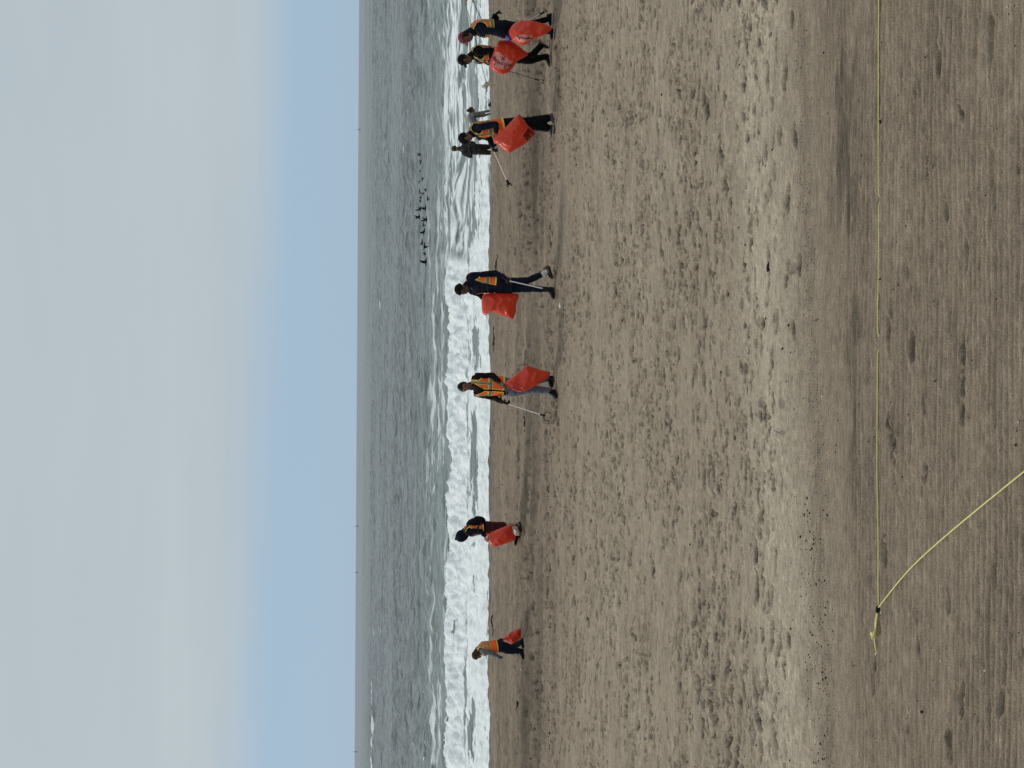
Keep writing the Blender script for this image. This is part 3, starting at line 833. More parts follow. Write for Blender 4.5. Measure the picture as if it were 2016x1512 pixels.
def hand_geo(g, wrist, tip_dir, palm_n, grip=0.6, sc=1.0, side=1):
    """palm, four unequal fingers with two bends, a thumb from the side of the palm"""
    d = tip_dir.normalized(); nrm = (palm_n - d * palm_n.dot(d)).normalized(); lat = d.cross(nrm) * side
    pl = 0.085 * sc
    g.tube([wrist - d * 0.02, wrist + d * pl * 0.5, wrist + d * pl], [0.026 * sc, 0.036 * sc, 0.036 * sc], 10, 3, (nrm, 0.5))
    for i, ln in enumerate((0.068, 0.078, 0.073, 0.058)):
        b = wrist + d * pl * 0.96 + lat * (0.027 - 0.018 * i) * sc
        a1 = grip * 0.9; a2 = grip * 2.0
        p1 = b + (d * math.cos(a1) + nrm * math.sin(a1)) * ln * 0.5 * sc
        p2 = p1 + (d * math.cos(a2) + nrm * math.sin(a2)) * ln * 0.5 * sc
        g.tube([b - d * 0.012, b, p1, p2], [0.009 * sc, 0.0095 * sc, 0.009 * sc, 0.0075 * sc], 7, 3)
    b = wrist + d * pl * 0.3 + lat * 0.03 * sc
    p1 = b + (d * 0.6 + lat * 0.6 + nrm * 0.35 * grip).normalized() * 0.036 * sc
    p2 = p1 + (d * 0.75 + nrm * 0.6 * grip - lat * 0.1).normalized() * 0.03 * sc
    g.tube([b - lat * 0.015, b, p1, p2], [0.012 * sc, 0.012 * sc, 0.0105 * sc, 0.0085 * sc], 7, 3)

def shoe(root, org, heel, toe, up, sc=1.0, mat=None, solemat=None):
    ax = (toe - heel); ln = ax.length; ax = ax.normalized()
    up = (up - ax * up.dot(ax)).normalized(); lat = ax.cross(up)
    rg = []; rs = []
    prof_ = ((-0.04, .030, .040), (0.03, .038, .085), (0.15, .040, .105), (0.30, .039, .102), (0.45, .040, .078), (0.62, .046, .062), (0.80, .047, .052), (0.93, .038, .042), (1.0, .018, .026))
    for (a, w, h) in prof_:
        c = heel + ax * ln * a
        rg.append([c + lat * (w * sc * math.cos(p)) + up * ((0.012 + max(0, h * (0.5 + 0.5 * math.sin(p)))) * sc) for p in [2 * math.pi * j / 14 for j in range(14)]])
        rs.append([c + lat * ((w + .004) * sc * math.cos(p)) * (1.0) + up * (0.012 + 0.012 * math.sin(p)) * sc for p in [2 * math.pi * j / 14 for j in range(14)]])
    g = Geo(); g.rings(rg); o = gpart('shoe', g, mat or M_SHOE, root, org)
    g2 = Geo(); g2.rings(rs); gpart('sole', g2, solemat or M_DSOLE, o, org)
    return o

def person(name, label, J, D, facing, group=None, headface=None, headup=None, skinm=M_SKIN, top=M_NAVY, pants=M_BLACK, vest=True,
           hair='short', hairm=M_HAIR, hat=None, hatm=M_BLACK, gloves=(None, None), shoes=(M_SHOE, M_DSOLE), sleeve=1.0, pantw=1.0,
           vox=0.014, bulk=1.0, feet=True, vest_kw=None, bare_legs=False, shorts=False, k=1.0, grips=None, jacket_len=0.0, seed=1, baregap=False, cat='person'):
    """J: joint -> world Vector. facing: unit vector of the chest."""
    base = (J['footL'] + J['footR']) * 0.5 if 'footL' in J else J['pelvis'].copy()
    base = Vector((base.x, base.y, min(J['footL'].z, J['footR'].z)))
    root = empty(name, base); tag(root, label, cat, group); org = base
    hipax = (J['hipR'] - J['hipL']); shax = (J['shR'] - J['shL'])
    tor = Torso(J['pelvis'], J['chest'], J['neck'], hipax, shax, facing, k, bulk)
    inner = Torso(J['pelvis'], J['chest'], J['neck'], hipax, shax, facing, k, bulk * 0.88)
    hc = J['head']; hf = (headface or facing).normalized(); hu = (headup or Vector((0, 0, 1))); hu = (hu - hf * hu.dot(hf)).normalized(); hl = hf.cross(hu)
    # ---- body, one continuous surface
    g = Geo()
    g.rings(inner.rings())
    g.ell(hc + hu * 0.022 * k, hl * 0.074 * k, hf * 0.094 * k, hu * 0.098 * k)
    g.ell(hc + hf * 0.022 * k - hu * 0.045 * k, hl * 0.056 * k, hf * 0.066 * k, hu * 0.074 * k)
    g.tube([hc + hf * 0.088 * k + hu * 0.018 * k, hc + hf * 0.103 * k - hu * 0.018 * k, hc + hf * 0.09 * k - hu * 0.03 * k], [0.012 * k, 0.018 * k, 0.013 * k], 8, 2)
    for sgn in (-1, 1):
        g.ell(hc + hl * 0.074 * k * sgn - hf * 0.008 * k - hu * 0.005 * k, hl * 0.014 * k, hf * 0.018 * k, hu * 0.032 * k, 8, 6)
        g.ell(hc + hl * 0.03 * sgn * k + hf * 0.082 * k + hu * 0.03 * k, hl * 0.026 * k, hf * 0.014 * k, hu * 0.010 * k, 8, 6)
    g.ell(hc + hf * 0.078 * k - hu * 0.062 * k, hl * 0.024 * k, hf * 0.015 * k, hu * 0.012 * k, 8, 6)
    g.tube([J['neck'] - (J['neck'] - J['chest']).normalized() * 0.06, J['neck'] + (hc - J['neck']) * 0.3, hc - hu * 0.05 * k], [0.064 * k, 0.055 * k, 0.052 * k], 12, 3)
    for S_ in 'LR':
        sh, el, wr = J['sh' + S_], J['el' + S_], J['wr' + S_]
        g.tube([J['chest'].lerp(sh, .7), sh, sh.lerp(el, .5), el, el.lerp(wr, .5), wr], [.05 * k, .050 * k, .043 * k, .037 * k, .035 * k, .026 * k], 10, 3)
        hp, kn, an = J['hip' + S_], J['kn' + S_], J['an' + S_]
        g.tube([hp, hp.lerp(kn, .5), kn, kn.lerp(an, .4), an], [.082 * k, .070 * k, .052 * k, .052 * k, .034 * k], 10, 3)
        ft = J['foot' + S_]; to = J['toe' + S_]
        g.tube([an, ft + Vector((0, 0, .05)), to + Vector((0, 0, .03))], [.034 * k, .036 * k, .024 * k], 8, 3)
    bco, bf = voxel(g, vox, 2)
    hg = Geo(); gl = {}
    for S_ in 'LR':
        wr, tip = J['wr' + S_], J['hand' + S_]
        d = (tip - wr); d = d if d.length > 1e-4 else Vector((0, 0, -1))
        pn = (J['pelvis'] - wr); gi = 0 if S_ == 'L' else 1
        gm = gloves[gi]
        tgt = Geo() if gm else hg
        hand_geo(tgt, wr, d, pn if abs(pn.normalized().dot(d.normalized())) < .95 else facing, (grips or (0.75, 0.75))[gi], 1.0 * k, -1 if S_ == 'L' else 1)
        if gm: gl[S_] = (tgt, gm)
    n0 = len(bco)
    allv = [tuple(p) for p in bco] + [tuple(p) for p in hg.v]
    allf = list(bf) + [tuple(i + n0 for i in f) for f in hg.f]
    part('body', (allv, allf), skinm, root, org)
    for S_, (tg, gm) in gl.items(): gpart('glove', tg, gm, root, org)
    # ---- clothes
    g = Geo(); g.rings(tor.rings(0.0 - jacket_len, 0.985))
    nv = (hc - J['neck']); g.tube([J['neck'] - nv * .15, J['neck'] + nv * .22 - facing * .008, J['neck'] + nv * .40 - facing * .015], [.085 * k, .076 * k, .066 * k], 12, 3)
    for S_ in 'LR':
        sh, el, wr = J['sh' + S_], J['el' + S_], J['wr' + S_]
        e = sh.lerp(el, 1.0)
        g.tube([J['chest'].lerp(sh, .72), sh, sh.lerp(el, .5), el, el.lerp(wr, .5), el.lerp(wr, .93 * sleeve)], [.062 * k * bulk, .070 * k * bulk, .061 * k * bulk, .056 * k * bulk, .050 * k * bulk, .040 * k * bulk], 12, 4)
    part('jacket', voxel(g, vox, 3, 0.010, 13, seed), top, root, org)
    g = Geo()
    g.rings(tor.rings(-0.10, 0.16, 20, 6, 0.004))
    for S_ in 'LR':
        hp, kn, an = J['hip' + S_], J['kn' + S_], J['an' + S_]
        if shorts:
            g.tube([hp, hp.lerp(kn, .5), kn.lerp(hp, .12)], [.100 * k, .094 * k * pantw, .086 * k * pantw], 12, 4)
        else:
            g.tube([hp, hp.lerp(kn, .5), kn, kn.lerp(an, .45), an.lerp(kn, .06)], [.098 * k, .088 * k * pantw, .070 * k * pantw, .066 * k * pantw, .058 * k * pantw ** 1.5], 12, 4)
    part('trousers' if not shorts else 'shorts', voxel(g, vox, 3, 0.009, 11, seed + 5), pants, root, org)
    for S_ in 'LR':
        ft, to, an = J['foot' + S_], J['toe' + S_], J['an' + S_]
        shoe(root, org, ft, to, (an - ft) if (an - ft).length > 0.02 else Vector((0, 0, 1)), 1.0 * k, shoes[0], shoes[1])
    if vest: make_vest(tor, root, org, **(vest_kw or {}))
    # ---- face
    for sgn in (-1, 1):
        g = Geo(); g.ell(hc + hl * 0.030 * sgn * k + hf * 0.087 * k + hu * 0.012 * k, hl * 0.014 * k, hf * 0.010 * k, hu * 0.007 * k, 8, 6); gpart('eye', g, M_EYE, root, org)
    g = Geo(); g.ell(hc + hf * 0.088 * k - hu * 0.062 * k, hl * 0.022 * k, hf * 0.007 * k, hu * 0.005 * k, 8, 6); gpart('mouth', g, M_LIP, root, org)
    # ---- hair, hats
    def shell(cut_front, low, grow=1.10, n=30, m=20, back=0.0):
        vs, fs = [], []
        for i in range(m + 1):
            t = math.pi * i / m
            for j in range(n):
                p = 2 * math.pi * j / n
                dx, dy, dz = math.sin(t) * math.cos(p), math.sin(t) * math.sin(p), math.cos(t)
                q = grow
                if dy > cut_front and dz < 0.42: q = 0.80
                elif dz < low: q = 0.80
                q *= 1 + 0.03 * math.sin(p * 7 + t * 5)
                vs.append(hc + hu * 0.024 * k + (hl * dx * 0.076 + hf * (dy * 0.096 - back) + hu * dz * 0.100) * k * q)
        for i in range(m):
            for j in range(n):
                a = i * n + j; b = i * n + (j + 1) % n
                fs.append((a, a + n, b + n, b))
        return vs, fs
    if hair == 'short': part('hair', shell(0.30, -0.35), hairm, root, org)
    elif hair == 'long':
        part('hair', shell(0.30, -0.6, 1.13), hairm, root, org)
        g = Geo(); g.tube([hc - hf * 0.06 * k, hc - hf * 0.085 * k - hu * 0.10 * k, J['neck'] - facing * 0.07, J['neck'].lerp(J['chest'], .35) - facing * 0.12], [.06 * k, .062 * k, .058 * k, .03 * k], 10, 3)
        gpart('hair_back', g, hairm, root, org)
    elif hair == 'bun':
        part('hair', shell(0.30, -0.5, 1.12), hairm, root, org)
        g = Geo(); g.ell(hc - hf * 0.10 * k + hu * 0.07 * k, hl * .05, hf * .05, hu * .05); gpart('hair_bun', g, hairm, root, org)
    if hat in ('cap', 'beanie'):
        c = part('cap' if hat == 'cap' else 'beanie', shell(0.0 if hat == 'cap' else 0.5, 0.10 if hat == 'cap' else -0.12, 1.22 if hat == 'cap' else 1.24), hatm, root, org)
        if hat == 'cap':
            vs, fs = [], []
            for a in range(13):
                an_ = math.pi * (a / 12) 
                for r_, dr in ((0.5, 0), (1.0, 1)):
                    x_ = math.cos(an_) * 0.078; y_ = 0.070 + math.sin(an_) * (0.01 + 0.085 * dr)
                    for dz_ in (0.0, 0.006):
                        vs.append(hc + (hl * x_ + hf * y_ + hu * (0.052 - 0.022 * dr * math.sin(an_) - 0.10 * x_ * x_ * 10 * .3 + dz_)) * k)
            for a in range(12):
                o = a * 4
                fs += [(o, o + 2, o + 6, o + 4), (o + 1, o + 5, o + 7, o + 3), (o + 2, o + 3, o + 7, o + 6), (o, o + 4, o + 5, o + 1)]
            part('cap_brim', (vs, fs), hatm, c, org)
    elif hat == 'hood':
        g = Geo(); g.ell(hc + hu * 0.02 - hf * 0.02, hl * .112, hf * .125, hu * .135); g.tube([hc - hf * .03 + hu * .06, hc - hf * .05 + hu * 0.155], [.09, .03], 10, 3)
        g.tube([J['neck'] - facing * 0.03, hc - hu * 0.04 - hf * .02], [.10, .10], 12, 3)
        part('hood', voxel(g, vox, 3, 0.008, 12, 4), hatm, root, org)
    return root, org, tor

def solve_foot(u, v):
    p = hit(u, v); return p

# ------------------------------------------------------------------ bags, grabbers
def inflate(name, outline, D, thick, label, mat=M_BAG, group=None, seed=0, n=72, nr=15, tilt=0.0, crease=0.034, cat='bag'):
    """closed plastic sack: outline in upright pixels, rounded out to a real thickness"""
    P = [Vector((u, v)) for (u, v) in outline]
    L = [0.0]
    for i in range(len(P)): L.append(L[-1] + (P[(i + 1) % len(P)] - P[i]).length)
    pts = []
    for k_ in range(n):
        s_ = L[-1] * k_ / n; i = max(j for j in range(len(P)) if L[j] <= s_); t = (s_ - L[i]) / (L[i + 1] - L[i])
        pts.append(P[i].lerp(P[(i + 1) % len(P)], t))
    sm = [(pts[i - 1] + pts[i] * 2 + pts[(i + 1) % n]) / 4 for i in range(n)]
    A = sum((pts[i].x * pts[(i + 1) % n].y - pts[(i + 1) % n].x * pts[i].y) for i in range(n)) / 2
    cx = sum((pts[i].x + pts[(i + 1) % n].x) * (pts[i].x * pts[(i + 1) % n].y - pts[(i + 1) % n].x * pts[i].y) for i in range(n)) / (6 * A)
    cy = sum((pts[i].y + pts[(i + 1) % n].y) * (pts[i].x * pts[(i + 1) % n].y - pts[(i + 1) % n].x * pts[i].y) for i in range(n)) / (6 * A)
    c = Vector((cx, cy))
    def depth(u, v, side=-1, r=None):
        if r is None:
            d = Vector((u, v)) - c; a = math.atan2(d.y, d.x)
            best = min(range(n), key=lambda i: abs((math.atan2((sm[i] - c).y, (sm[i] - c).x) - a + math.pi) % (2 * math.pi) - math.pi))
            r = min(1, d.length / max(1e-3, (sm[best] - c).length))
        x_, y_ = (u - c.x) / 60.0, (v - c.y) / 60.0
        w = float(perlin(x_ * 2.2 + y_ * 1.5, y_ * 2.0 - x_ * .6, seed)); w2 = float(perlin(x_ * 5 - y_ * 3, y_ * 4 + x_ * 2, seed + 3))
        b = thick * (1 - r ** 2.4) ** 0.62 if r < 1 else 0
        fold = -abs(w) * crease * 2.2 + crease * .7 + w2 * crease * .45
        return D + tilt * (v - c.y) / 110 + side * (b + fold * min(1, 2.6 * (1 - r)))
    vs, fs = [], []
    for side in (-1, 1):
        for k_ in range(1, nr + 1):
            r = k_ / nr
            if side == 1 and k_ == nr: continue
            for i in range(n):
                q = c + (sm[i] - c) * r
                vs.append(at(q.x, q.y, depth(q.x, q.y, side, r)))
    front0 = 0; back0 = nr * n
    def vi(side, k_, i):
        i %= n
        if k_ == nr: return (nr - 1) * n + i
        return (front0 if side == -1 else back0) + (k_ - 1) * n + i
    for side in (-1, 1):
        for k_ in range(1, nr):
            for i in range(n):
                q = (vi(side, k_, i), vi(side, k_ + 1, i), vi(side, k_ + 1, i + 1), vi(side, k_, i + 1))
                fs.append(q if side == -1 else q[::-1])
        vs.append(at(c.x, c.y, depth(c.x, c.y, side, 0))); ci = len(vs) - 1
        for i in range(n):
            t = (ci, vi(side, 1, i), vi(side, 1, i + 1)); fs.append(t if side == -1 else t[::-1])
    lowest = min(vs, key=lambda p: p.z); org = Vector((at(c.x, c.y, D).x, D, lowest.z))
    root = empty(name, org); tag(root, label, cat, group)
    sk = part('plastic_sack', (vs, fs), mat, root, org)
    return root, org, depth, sk

def flat_on(name, polys, depth, parent, org, mat, lift=0.006, sub=5):
    """flat marks lying on the front of a sack"""
    vs, fs = [], []
    for (a, b, c_, d_) in polys:
        o = len(vs)
        for i in range(sub + 1):
            for j in range(sub + 1):
                s_, t_ = i / sub, j / sub
                u = (a[0] * (1 - s_) + b[0] * s_) * (1 - t_) + (d_[0] * (1 - s_) + c_[0] * s_) * t_
                v = (a[1] * (1 - s_) + b[1] * s_) * (1 - t_) + (d_[1] * (1 - s_) + c_[1] * s_) * t_
                vs.append(at(u, v, depth(u, v) - lift))
        for i in range(sub):
            for j in range(sub):
                k_ = o + i * (sub + 1) + j; fs.append((k_, k_ + 1, k_ + sub + 2, k_ + sub + 1))
    return part(name, (vs, fs), mat, parent, org)

def grabber(label, A, B, mat=M_SHAFT, group='litter grabbers in the hands of the walkers', spread=0.10, jaw=0.13, r=0.010):
    d = (B - A).normalized(); side = d.cross(Vector((0, 1, 0)))
    side = side.normalized() if side.length > .1 else Vector((1, 0, 0))
    side = (side * 0.9 + Vector((0, 1, 0)) * 0.35).normalized()
    root = empty('litter_grabber', B); tag(root, label, 'grabber', group); org = B
    g = Geo(); g.tube([A, A.lerp(B, .5), B], [r, r, r], 8, 4); gpart('shaft', g, mat, root, org)
    g = Geo(); g.tube([A - d * 0.04, A - d * 0.10 + side * 0.02, A - d * 0.12 + side * 0.08], [r * 1.9, r * 1.9, r * 1.6], 8, 3)
    g.tube([A - d * 0.03 + side * .01, A - d * 0.05 + side * 0.07], [r * 1.0, r * .8], 6, 2); gpart('handle', g, M_RUBBER, root, org)
    g = Geo(); g.tube([B - d * .03, B + d * .035], [r * 1.6, r * 1.8], 8, 2); gpart('jaw_hinge', g, M_RUBBER, root, org)
    for s_ in (-1, 1):
        g = Geo(); t_ = B + d * jaw + side * spread * .55 * s_
        g.tube([B + d * .02, B + d * jaw * .5 + side * spread * .6 * s_, t_], [r * .75, r * .65, r * .65], 6, 3)
        j = gpart('jaw', g, M_RUBBER, root, org)
        g = Geo(); g.ell(t_, d * .014, side * .014, d.cross(side) * .014, 8, 6); gpart('jaw_tip', g, M_RUBBER, j, org)
    return root
# ------------------------------------------------------------------ people
def zc(Y0):
    return lambda X_, Y_: (1512 - (Y0 + Y_ / 7.754), 860 + X_ / 7.754)
def pose(zf, D, spec, feet):
    """spec: joint -> (X, Y, dd) in the enlarged crop; feet: side -> (heelX, heelY, toeX, toeY, planted, dd)"""
    J = {}
    dep = {}
    for S_, (hx, hy, tx, ty, pl, dd) in feet.items():
        hu_, hv = zf(hx, hy); tu, tv = zf(tx, ty)
        if pl:
            h_ = hit(hu_, hv, 15, 46)
            d = h_.y if h_ else D
            d = min(max(d, D - 0.45), D + 0.45)
            hp = at(hu_, hv, d); tp = at(tu, tv, d + dd)
            hp.z = ground_z(hp.x, hp.y) + 0.002; tp.z = ground_z(tp.x, tp.y) + 0.004
        else:
            d = D + dd; hp = at(hu_, hv, d); tp = at(tu, tv, d - 0.03)
        ln = (tp - hp).length; want = 0.27
        tp = hp + (tp - hp).normalized() * max(0.2, min(0.3, ln))
        J['foot' + S_], J['toe' + S_] = hp, tp; dep[S_] = hp.y - D
    for k_, (X_, Y_, dd) in spec.items():
        u, v = zf(X_, Y_)
        if dd is None: dd = dep[k_[-1]]
        J[k_] = at(u, v, D + dd)
    for S_ in 'LR':
        if 'kn' + S_ in spec and spec['kn' + S_][2] is None:
            pass
    return J
WALK = 'litter walkers in orange vests'
BAGS = 'orange-red litter bags carried by the walkers'
def Dof(u, v):
    p = hit(u, v, 15, 46); return p.y if p else 24.0
def outline(zf, pts): return [zf(a, b) for a, b in pts]

# --- the man facing us, centre
z = zc(680); D3 = Dof(*z(1808, 720))
J = pose(z, D3, dict(head=(432, 630, -.02), neck=(552, 618, .02), chest=(740, 612, 0), pelvis=(1110, 632, 0),
    shL=(600, 478, -.09), shR=(596, 728, .10), elL=(850, 462, -.10), wrL=(975, 565, -.26), handL=(1015, 610, -.34),
    elR=(850, 790, .08), wrR=(1010, 868, -.10), handR=(1075, 890, -.16),
    hipL=(1130, 590, -.04), hipR=(1130, 700, .05), knL=(1420, 565, .02), knR=(1430, 668, -.02), anL=(1690, 500, None), anR=(1720, 690, None)),
    dict(L=(1785, 480, 1806, 615, True, -.05), R=(1806, 690, 1812, 795, True, -.12)))
man, _, _ = person('person', 'walker facing us in faded jeans, orange vest over dark hoodie, bag dragging behind', J, D3, Vector((-.45, -.89, 0)), WALK,
    headface=Vector((-.30, -.93, -.12)), skinm=M_SKIN, top=M_MAROON, pants=M_JEANS, hair='short', gloves=(None, M_BLACK), shoes=(M_SHOE, M_DSOLE), seed=3,
    vest_kw=dict(s0=.10, open_front=.06))
b, o, dp, sk = inflate('litter_bag', outline(z, ((1030, 575), (1100, 520), (1230, 425), (1370, 297), (1460, 330), (1560, 368), (1660, 390), (1748, 412), (1690, 500), (1560, 592), (1450, 650), (1370, 690),
    (1335, 705), (1290, 722), (1200, 692), (1120, 645), (1045, 612))), D3 - .30, .13, 'slack open-mouthed orange-red bag dragging behind the walker in faded jeans', group=BAGS, seed=2)
g = Geo(); ring = []
for a in range(29):
    t = 2 * math.pi * a / 28
    X_, Y_ = 1195 + 140 * math.cos(t) - 6 * math.sin(t), 632 + 50 * math.cos(t) * .9 + 42 * math.sin(t)
    u, v = z(X_, Y_); ring.append(at(u, v, dp(u, v) - .012 + .01 * math.sin(3 * t)))
g.tube(ring, [.012] * 29, 6, 1, None, False); gpart('bag_rim', g, M_BAG, sk, o)
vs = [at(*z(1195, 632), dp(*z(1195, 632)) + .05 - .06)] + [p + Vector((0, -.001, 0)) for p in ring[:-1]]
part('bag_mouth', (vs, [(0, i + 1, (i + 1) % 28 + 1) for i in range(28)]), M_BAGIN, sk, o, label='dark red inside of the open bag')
grabber('white-shafted grabber held out with jaws open by the walker in faded jeans', at(*z(1060, 886), D3 - .16), at(*z(1610, 1062), D3 - .35), spread=.13, jaw=.12)

# --- dark-clothed walker with bag held out at the left
z = zc(490); D4 = Dof(*z(1800, 650))
J = pose(z, D4, dict(head=(398, 612, -.02), neck=(490, 540, .02), chest=(690, 520, 0), pelvis=(1060, 560, 0),
    shL=(525, 420, -.10), shR=(535, 640, .12), elL=(890, 372, -.14), wrL=(1050, 445, -.20), handL=(1120, 480, -.24),
    elR=(670, 700, .16), wrR=(715, 760, .22), handR=(735, 800, .24),
    hipL=(1080, 525, -.05), hipR=(1080, 595, .06), knL=(1390, 480, 0), knR=(1400, 605, 0), anL=(1640, 375, None), anR=(1690, 620, None)),
    dict(L=(1690, 262, 1762, 440, False, .10), R=(1792, 600, 1802, 722, True, -.06)))
J['footL'] = at(*z(1722, 268), D4 + .05); J['toeL'] = at(*z(1772, 445), D4 + .02)
p4, org4, _ = person('person', 'walker all in dark clothes and beanie, mid-stride, open orange vest', J, D4, Vector((-.75, -.66, 0)), WALK, headface=Vector((-.80, -.50, -.28)), skinm=M_SKIN2,
    top=M_NAVY, pants=M_NAVYP, hat='beanie', hatm=M_BLACK, hair=None, gloves=(None, M_BLACK), pantw=.88, seed=5, vest_kw=dict(s0=.2, open_front=.62, ah=1.15))
g = Geo(); g.tube([at(*z(1625, 380), D4 + .06), at(*z(1668, 352), D4 + .06)], [.05, .05], 10, 3); gpart('sock', g, M_SOCK, p4, org4)
inflate('litter_bag', outline(z, ((700, 692), (780, 676), (950, 668), (1110, 668), (1256, 686), (1250, 750), (1215, 825), (1210, 960), (1166, 1078), (1080, 1050), (1000, 1022), (860, 965), (812, 955),
    (770, 1000), (722, 1022), (690, 955), (680, 800))), D4 + .05, .15, 'plump orange-red bag held up beside the walker in the beanie', group=BAGS, seed=6)
grabber('white grabber pointing straight down past the legs of the walker in the beanie', at(*z(1120, 492), D4 - .26), at(*z(1650, 610), D4 - .36), spread=.06)

# --- walker leaning forward, right of centre
z = zc(190); D5 = Dof(*z(1800, 400))
J = pose(z, D5, dict(head=(448, 622, -.02), neck=(560, 560, .0), chest=(720, 505, 0), pelvis=(1140, 425, 0),
    shL=(650, 470, -.19), shR=(650, 585, .18), elL=(900, 420, -.24), wrL=(910, 560, -.32), handL=(880, 635, -.36),
    elR=(800, 640, .20), wrR=(850, 770, .05), handR=(890, 850, .0),
    hipL=(1170, 430, -.10), hipR=(1170, 425, .10), knL=(1430, 440, -.08), knR=(1430, 380, .08), anL=(1700, 480, None), anR=(1700, 330, None)),
    dict(L=(1790, 445, 1792, 600, True, -.02), R=(1798, 275, 1803, 440, True, 0)))
person('person', 'walker leaning far forward in black cap and striped orange vest, grabber stretched ahead', J, D5, Vector((-.93, -.2, -.25)), WALK, headface=Vector((-.78, -.36, -.50)), headup=Vector((-.3, -.1, .9)),
    skinm=M_SKIN, top=M_NAVY, pants=M_BLACK, hat='cap', hatm=M_BLACK, hair='short', gloves=(None, M_GLOVE), shoes=(M_SHOEG, M_SOLE), pantw=1.18, seed=7, vest_kw=dict(s0=.12, open_front=.12, ah=1.15))
b, o, dp, sk = inflate('litter_bag', outline(z, ((860, 625), (1000, 520), (1130, 385), (1240, 265), (1290, 290), (1380, 430), (1515, 560), (1390, 692), (1290, 760), (1190, 815), (1100, 872), (1000, 800), (920, 725), (862, 692))),
    D5 - .40, .15, 'square orange-red bag hanging in front of the leaning walker', group=BAGS, seed=8)
flat_on('bag_contents', [(z(1395, 475), z(1500, 565), z(1385, 672), z(1312, 612))], dp, sk, o, M_BAGDK, .004)
grabber('pink-grey grabber reaching ahead from the gloved hand of the leaning walker', at(*z(880, 850), D5 + .0), at(*z(1085, 1310), D5 - .1), M_SHAFTP, spread=.07, jaw=.07, r=.014)

# --- walker in black cap, bag with printing
z = zc(0); D6 = Dof(*z(1745, 900)) - .05
J = pose(z, D6, dict(head=(438, 905, -.02), neck=(555, 845, 0), chest=(740, 830, 0), pelvis=(1060, 860, 0),
    shL=(620, 805, -.18), shR=(620, 880, .17), elL=(840, 775, -.24), wrL=(830, 890, -.34), handL=(800, 960, -.40),
    elR=(800, 900, .18), wrR=(830, 960, .0), handR=(835, 1000, -.08),
    hipL=(1090, 870, -.09), hipR=(1090, 870, .09), knL=(1420, 925, -.05), knR=(1430, 860, .05), anL=(1690, 855, None), anR=(1600, 690, None)),
    dict(L=(1735, 850, 1745, 1005, True, -.03), R=(1590, 615, 1725, 715, False, .12)))
person('person', 'walker in black cap with yellow-edged vest, stepping behind a printed bag', J, D6, Vector((-.93, -.36, -.08)), WALK, headface=Vector((-.88, -.36, -.30)), skinm=M_SKIN, top=M_BLACK, pants=M_BLACK,
    hat='cap', hatm=M_BLACK, hair='short', gloves=(M_GLOVE, M_GLOVE), shoes=(M_SHOE, M_SOLE), pantw=.95, seed=9, bulk=1.08, vest_kw=dict(s0=.22, open_front=.16, ah=1.3))
b, o, dp, sk = inflate('litter_bag', outline(z, ((935, 617), (1110, 610), (1180, 650), (1290, 732), (1408, 830), (1330, 880), (1240, 925), (1180, 1010), (1090, 1112), (990, 1137), (880, 1102), (812, 1022), (800, 960), (850, 832), (890, 722))),
    D6 - .45, .15, 'full orange-red bag with dark lettering on a pale pink patch, held by the black-capped walker', group=BAGS, seed=11)
q = lambda X_, Y_: (1512 - (60 + Y_ / 15.12), 955 + X_ / 15.12)
up_ = [(300, 640), (430, 650), (560, 750), (700, 860), (830, 910)]; lo_ = [(215, 960), (270, 1070), (400, 1150), (560, 1170), (730, 1090)]
flat_on('pink_patch', [(q(*up_[i]), q(*up_[i + 1]), q(*lo_[i + 1]), q(*lo_[i])) for i in range(4)], dp, sk, o, M_PINK, .005, 8)  # paler pink patch on the front of the sack
path = [(262, 770), (300, 870), (400, 950), (520, 985), (650, 1025), (790, 1060)]
marks = []
random.seed(21)
ng = 12
for i in range(ng):
    s_ = (i + .5) / ng * 5; k_ = min(4, int(s_)); t = s_ - k_
    c = Vector(path[k_]).lerp(Vector(path[k_ + 1]), t); dr = (Vector(path[k_ + 1]) - Vector(path[k_])).normalized(); nn = Vector((-dr.y, dr.x))
    wl_, hh = 20, 44
    def quad(a0, a1, b0, b1):
        cs = [c + dr * a + nn * b_ for a, b_ in ((a0, b0), (a1, b0), (a1, b1), (a0, b1))]
        marks.append(tuple(q(p.x, p.y) for p in cs))
    kind = i % 4
    quad(-wl_, -wl_ + 14, -hh, hh)
    if kind in (0, 2): quad(wl_ - 12, wl_, -hh, hh)
    if kind in (0, 1, 3): quad(-wl_, wl_, hh - 16, hh)
    if kind in (1, 2): quad(-wl_, wl_, -9, 9)
    if kind == 3: quad(-wl_, wl_, -hh, -hh + 16)
for (cx, cy, a, s_) in ((545, 840, .9, 1.0), (280, 1020, 1.1, .6), (590, 1100, .9, .7)):      # little winged silhouettes
    for (dx, dy, w_, h_, ra_) in ((0, 0, 62, 17, a), (34, -36, 40, 11, a + .9), (-30, 34, 30, 13, a - .8)):
        ca, sa = math.cos(ra_), math.sin(ra_)
        marks.append(tuple(q(cx + dx * s_ + (x_ * ca - y_ * sa) * s_, cy + dy * s_ + (x_ * sa + y_ * ca) * s_) for x_, y_ in ((-w_, -h_), (w_, -h_ * .5), (w_, h_ * .5), (-w_, h_))))
flat_on('lettering', marks, dp, sk, o, M_INK, .009, 2)
grabber('thin dark grabber hanging below the bag of the black-capped walker', at(*z(815, 1000), D6 - .15), at(*z(1520, 1215), D6 - .1), M_SHAFTD, spread=.05, r=.007)

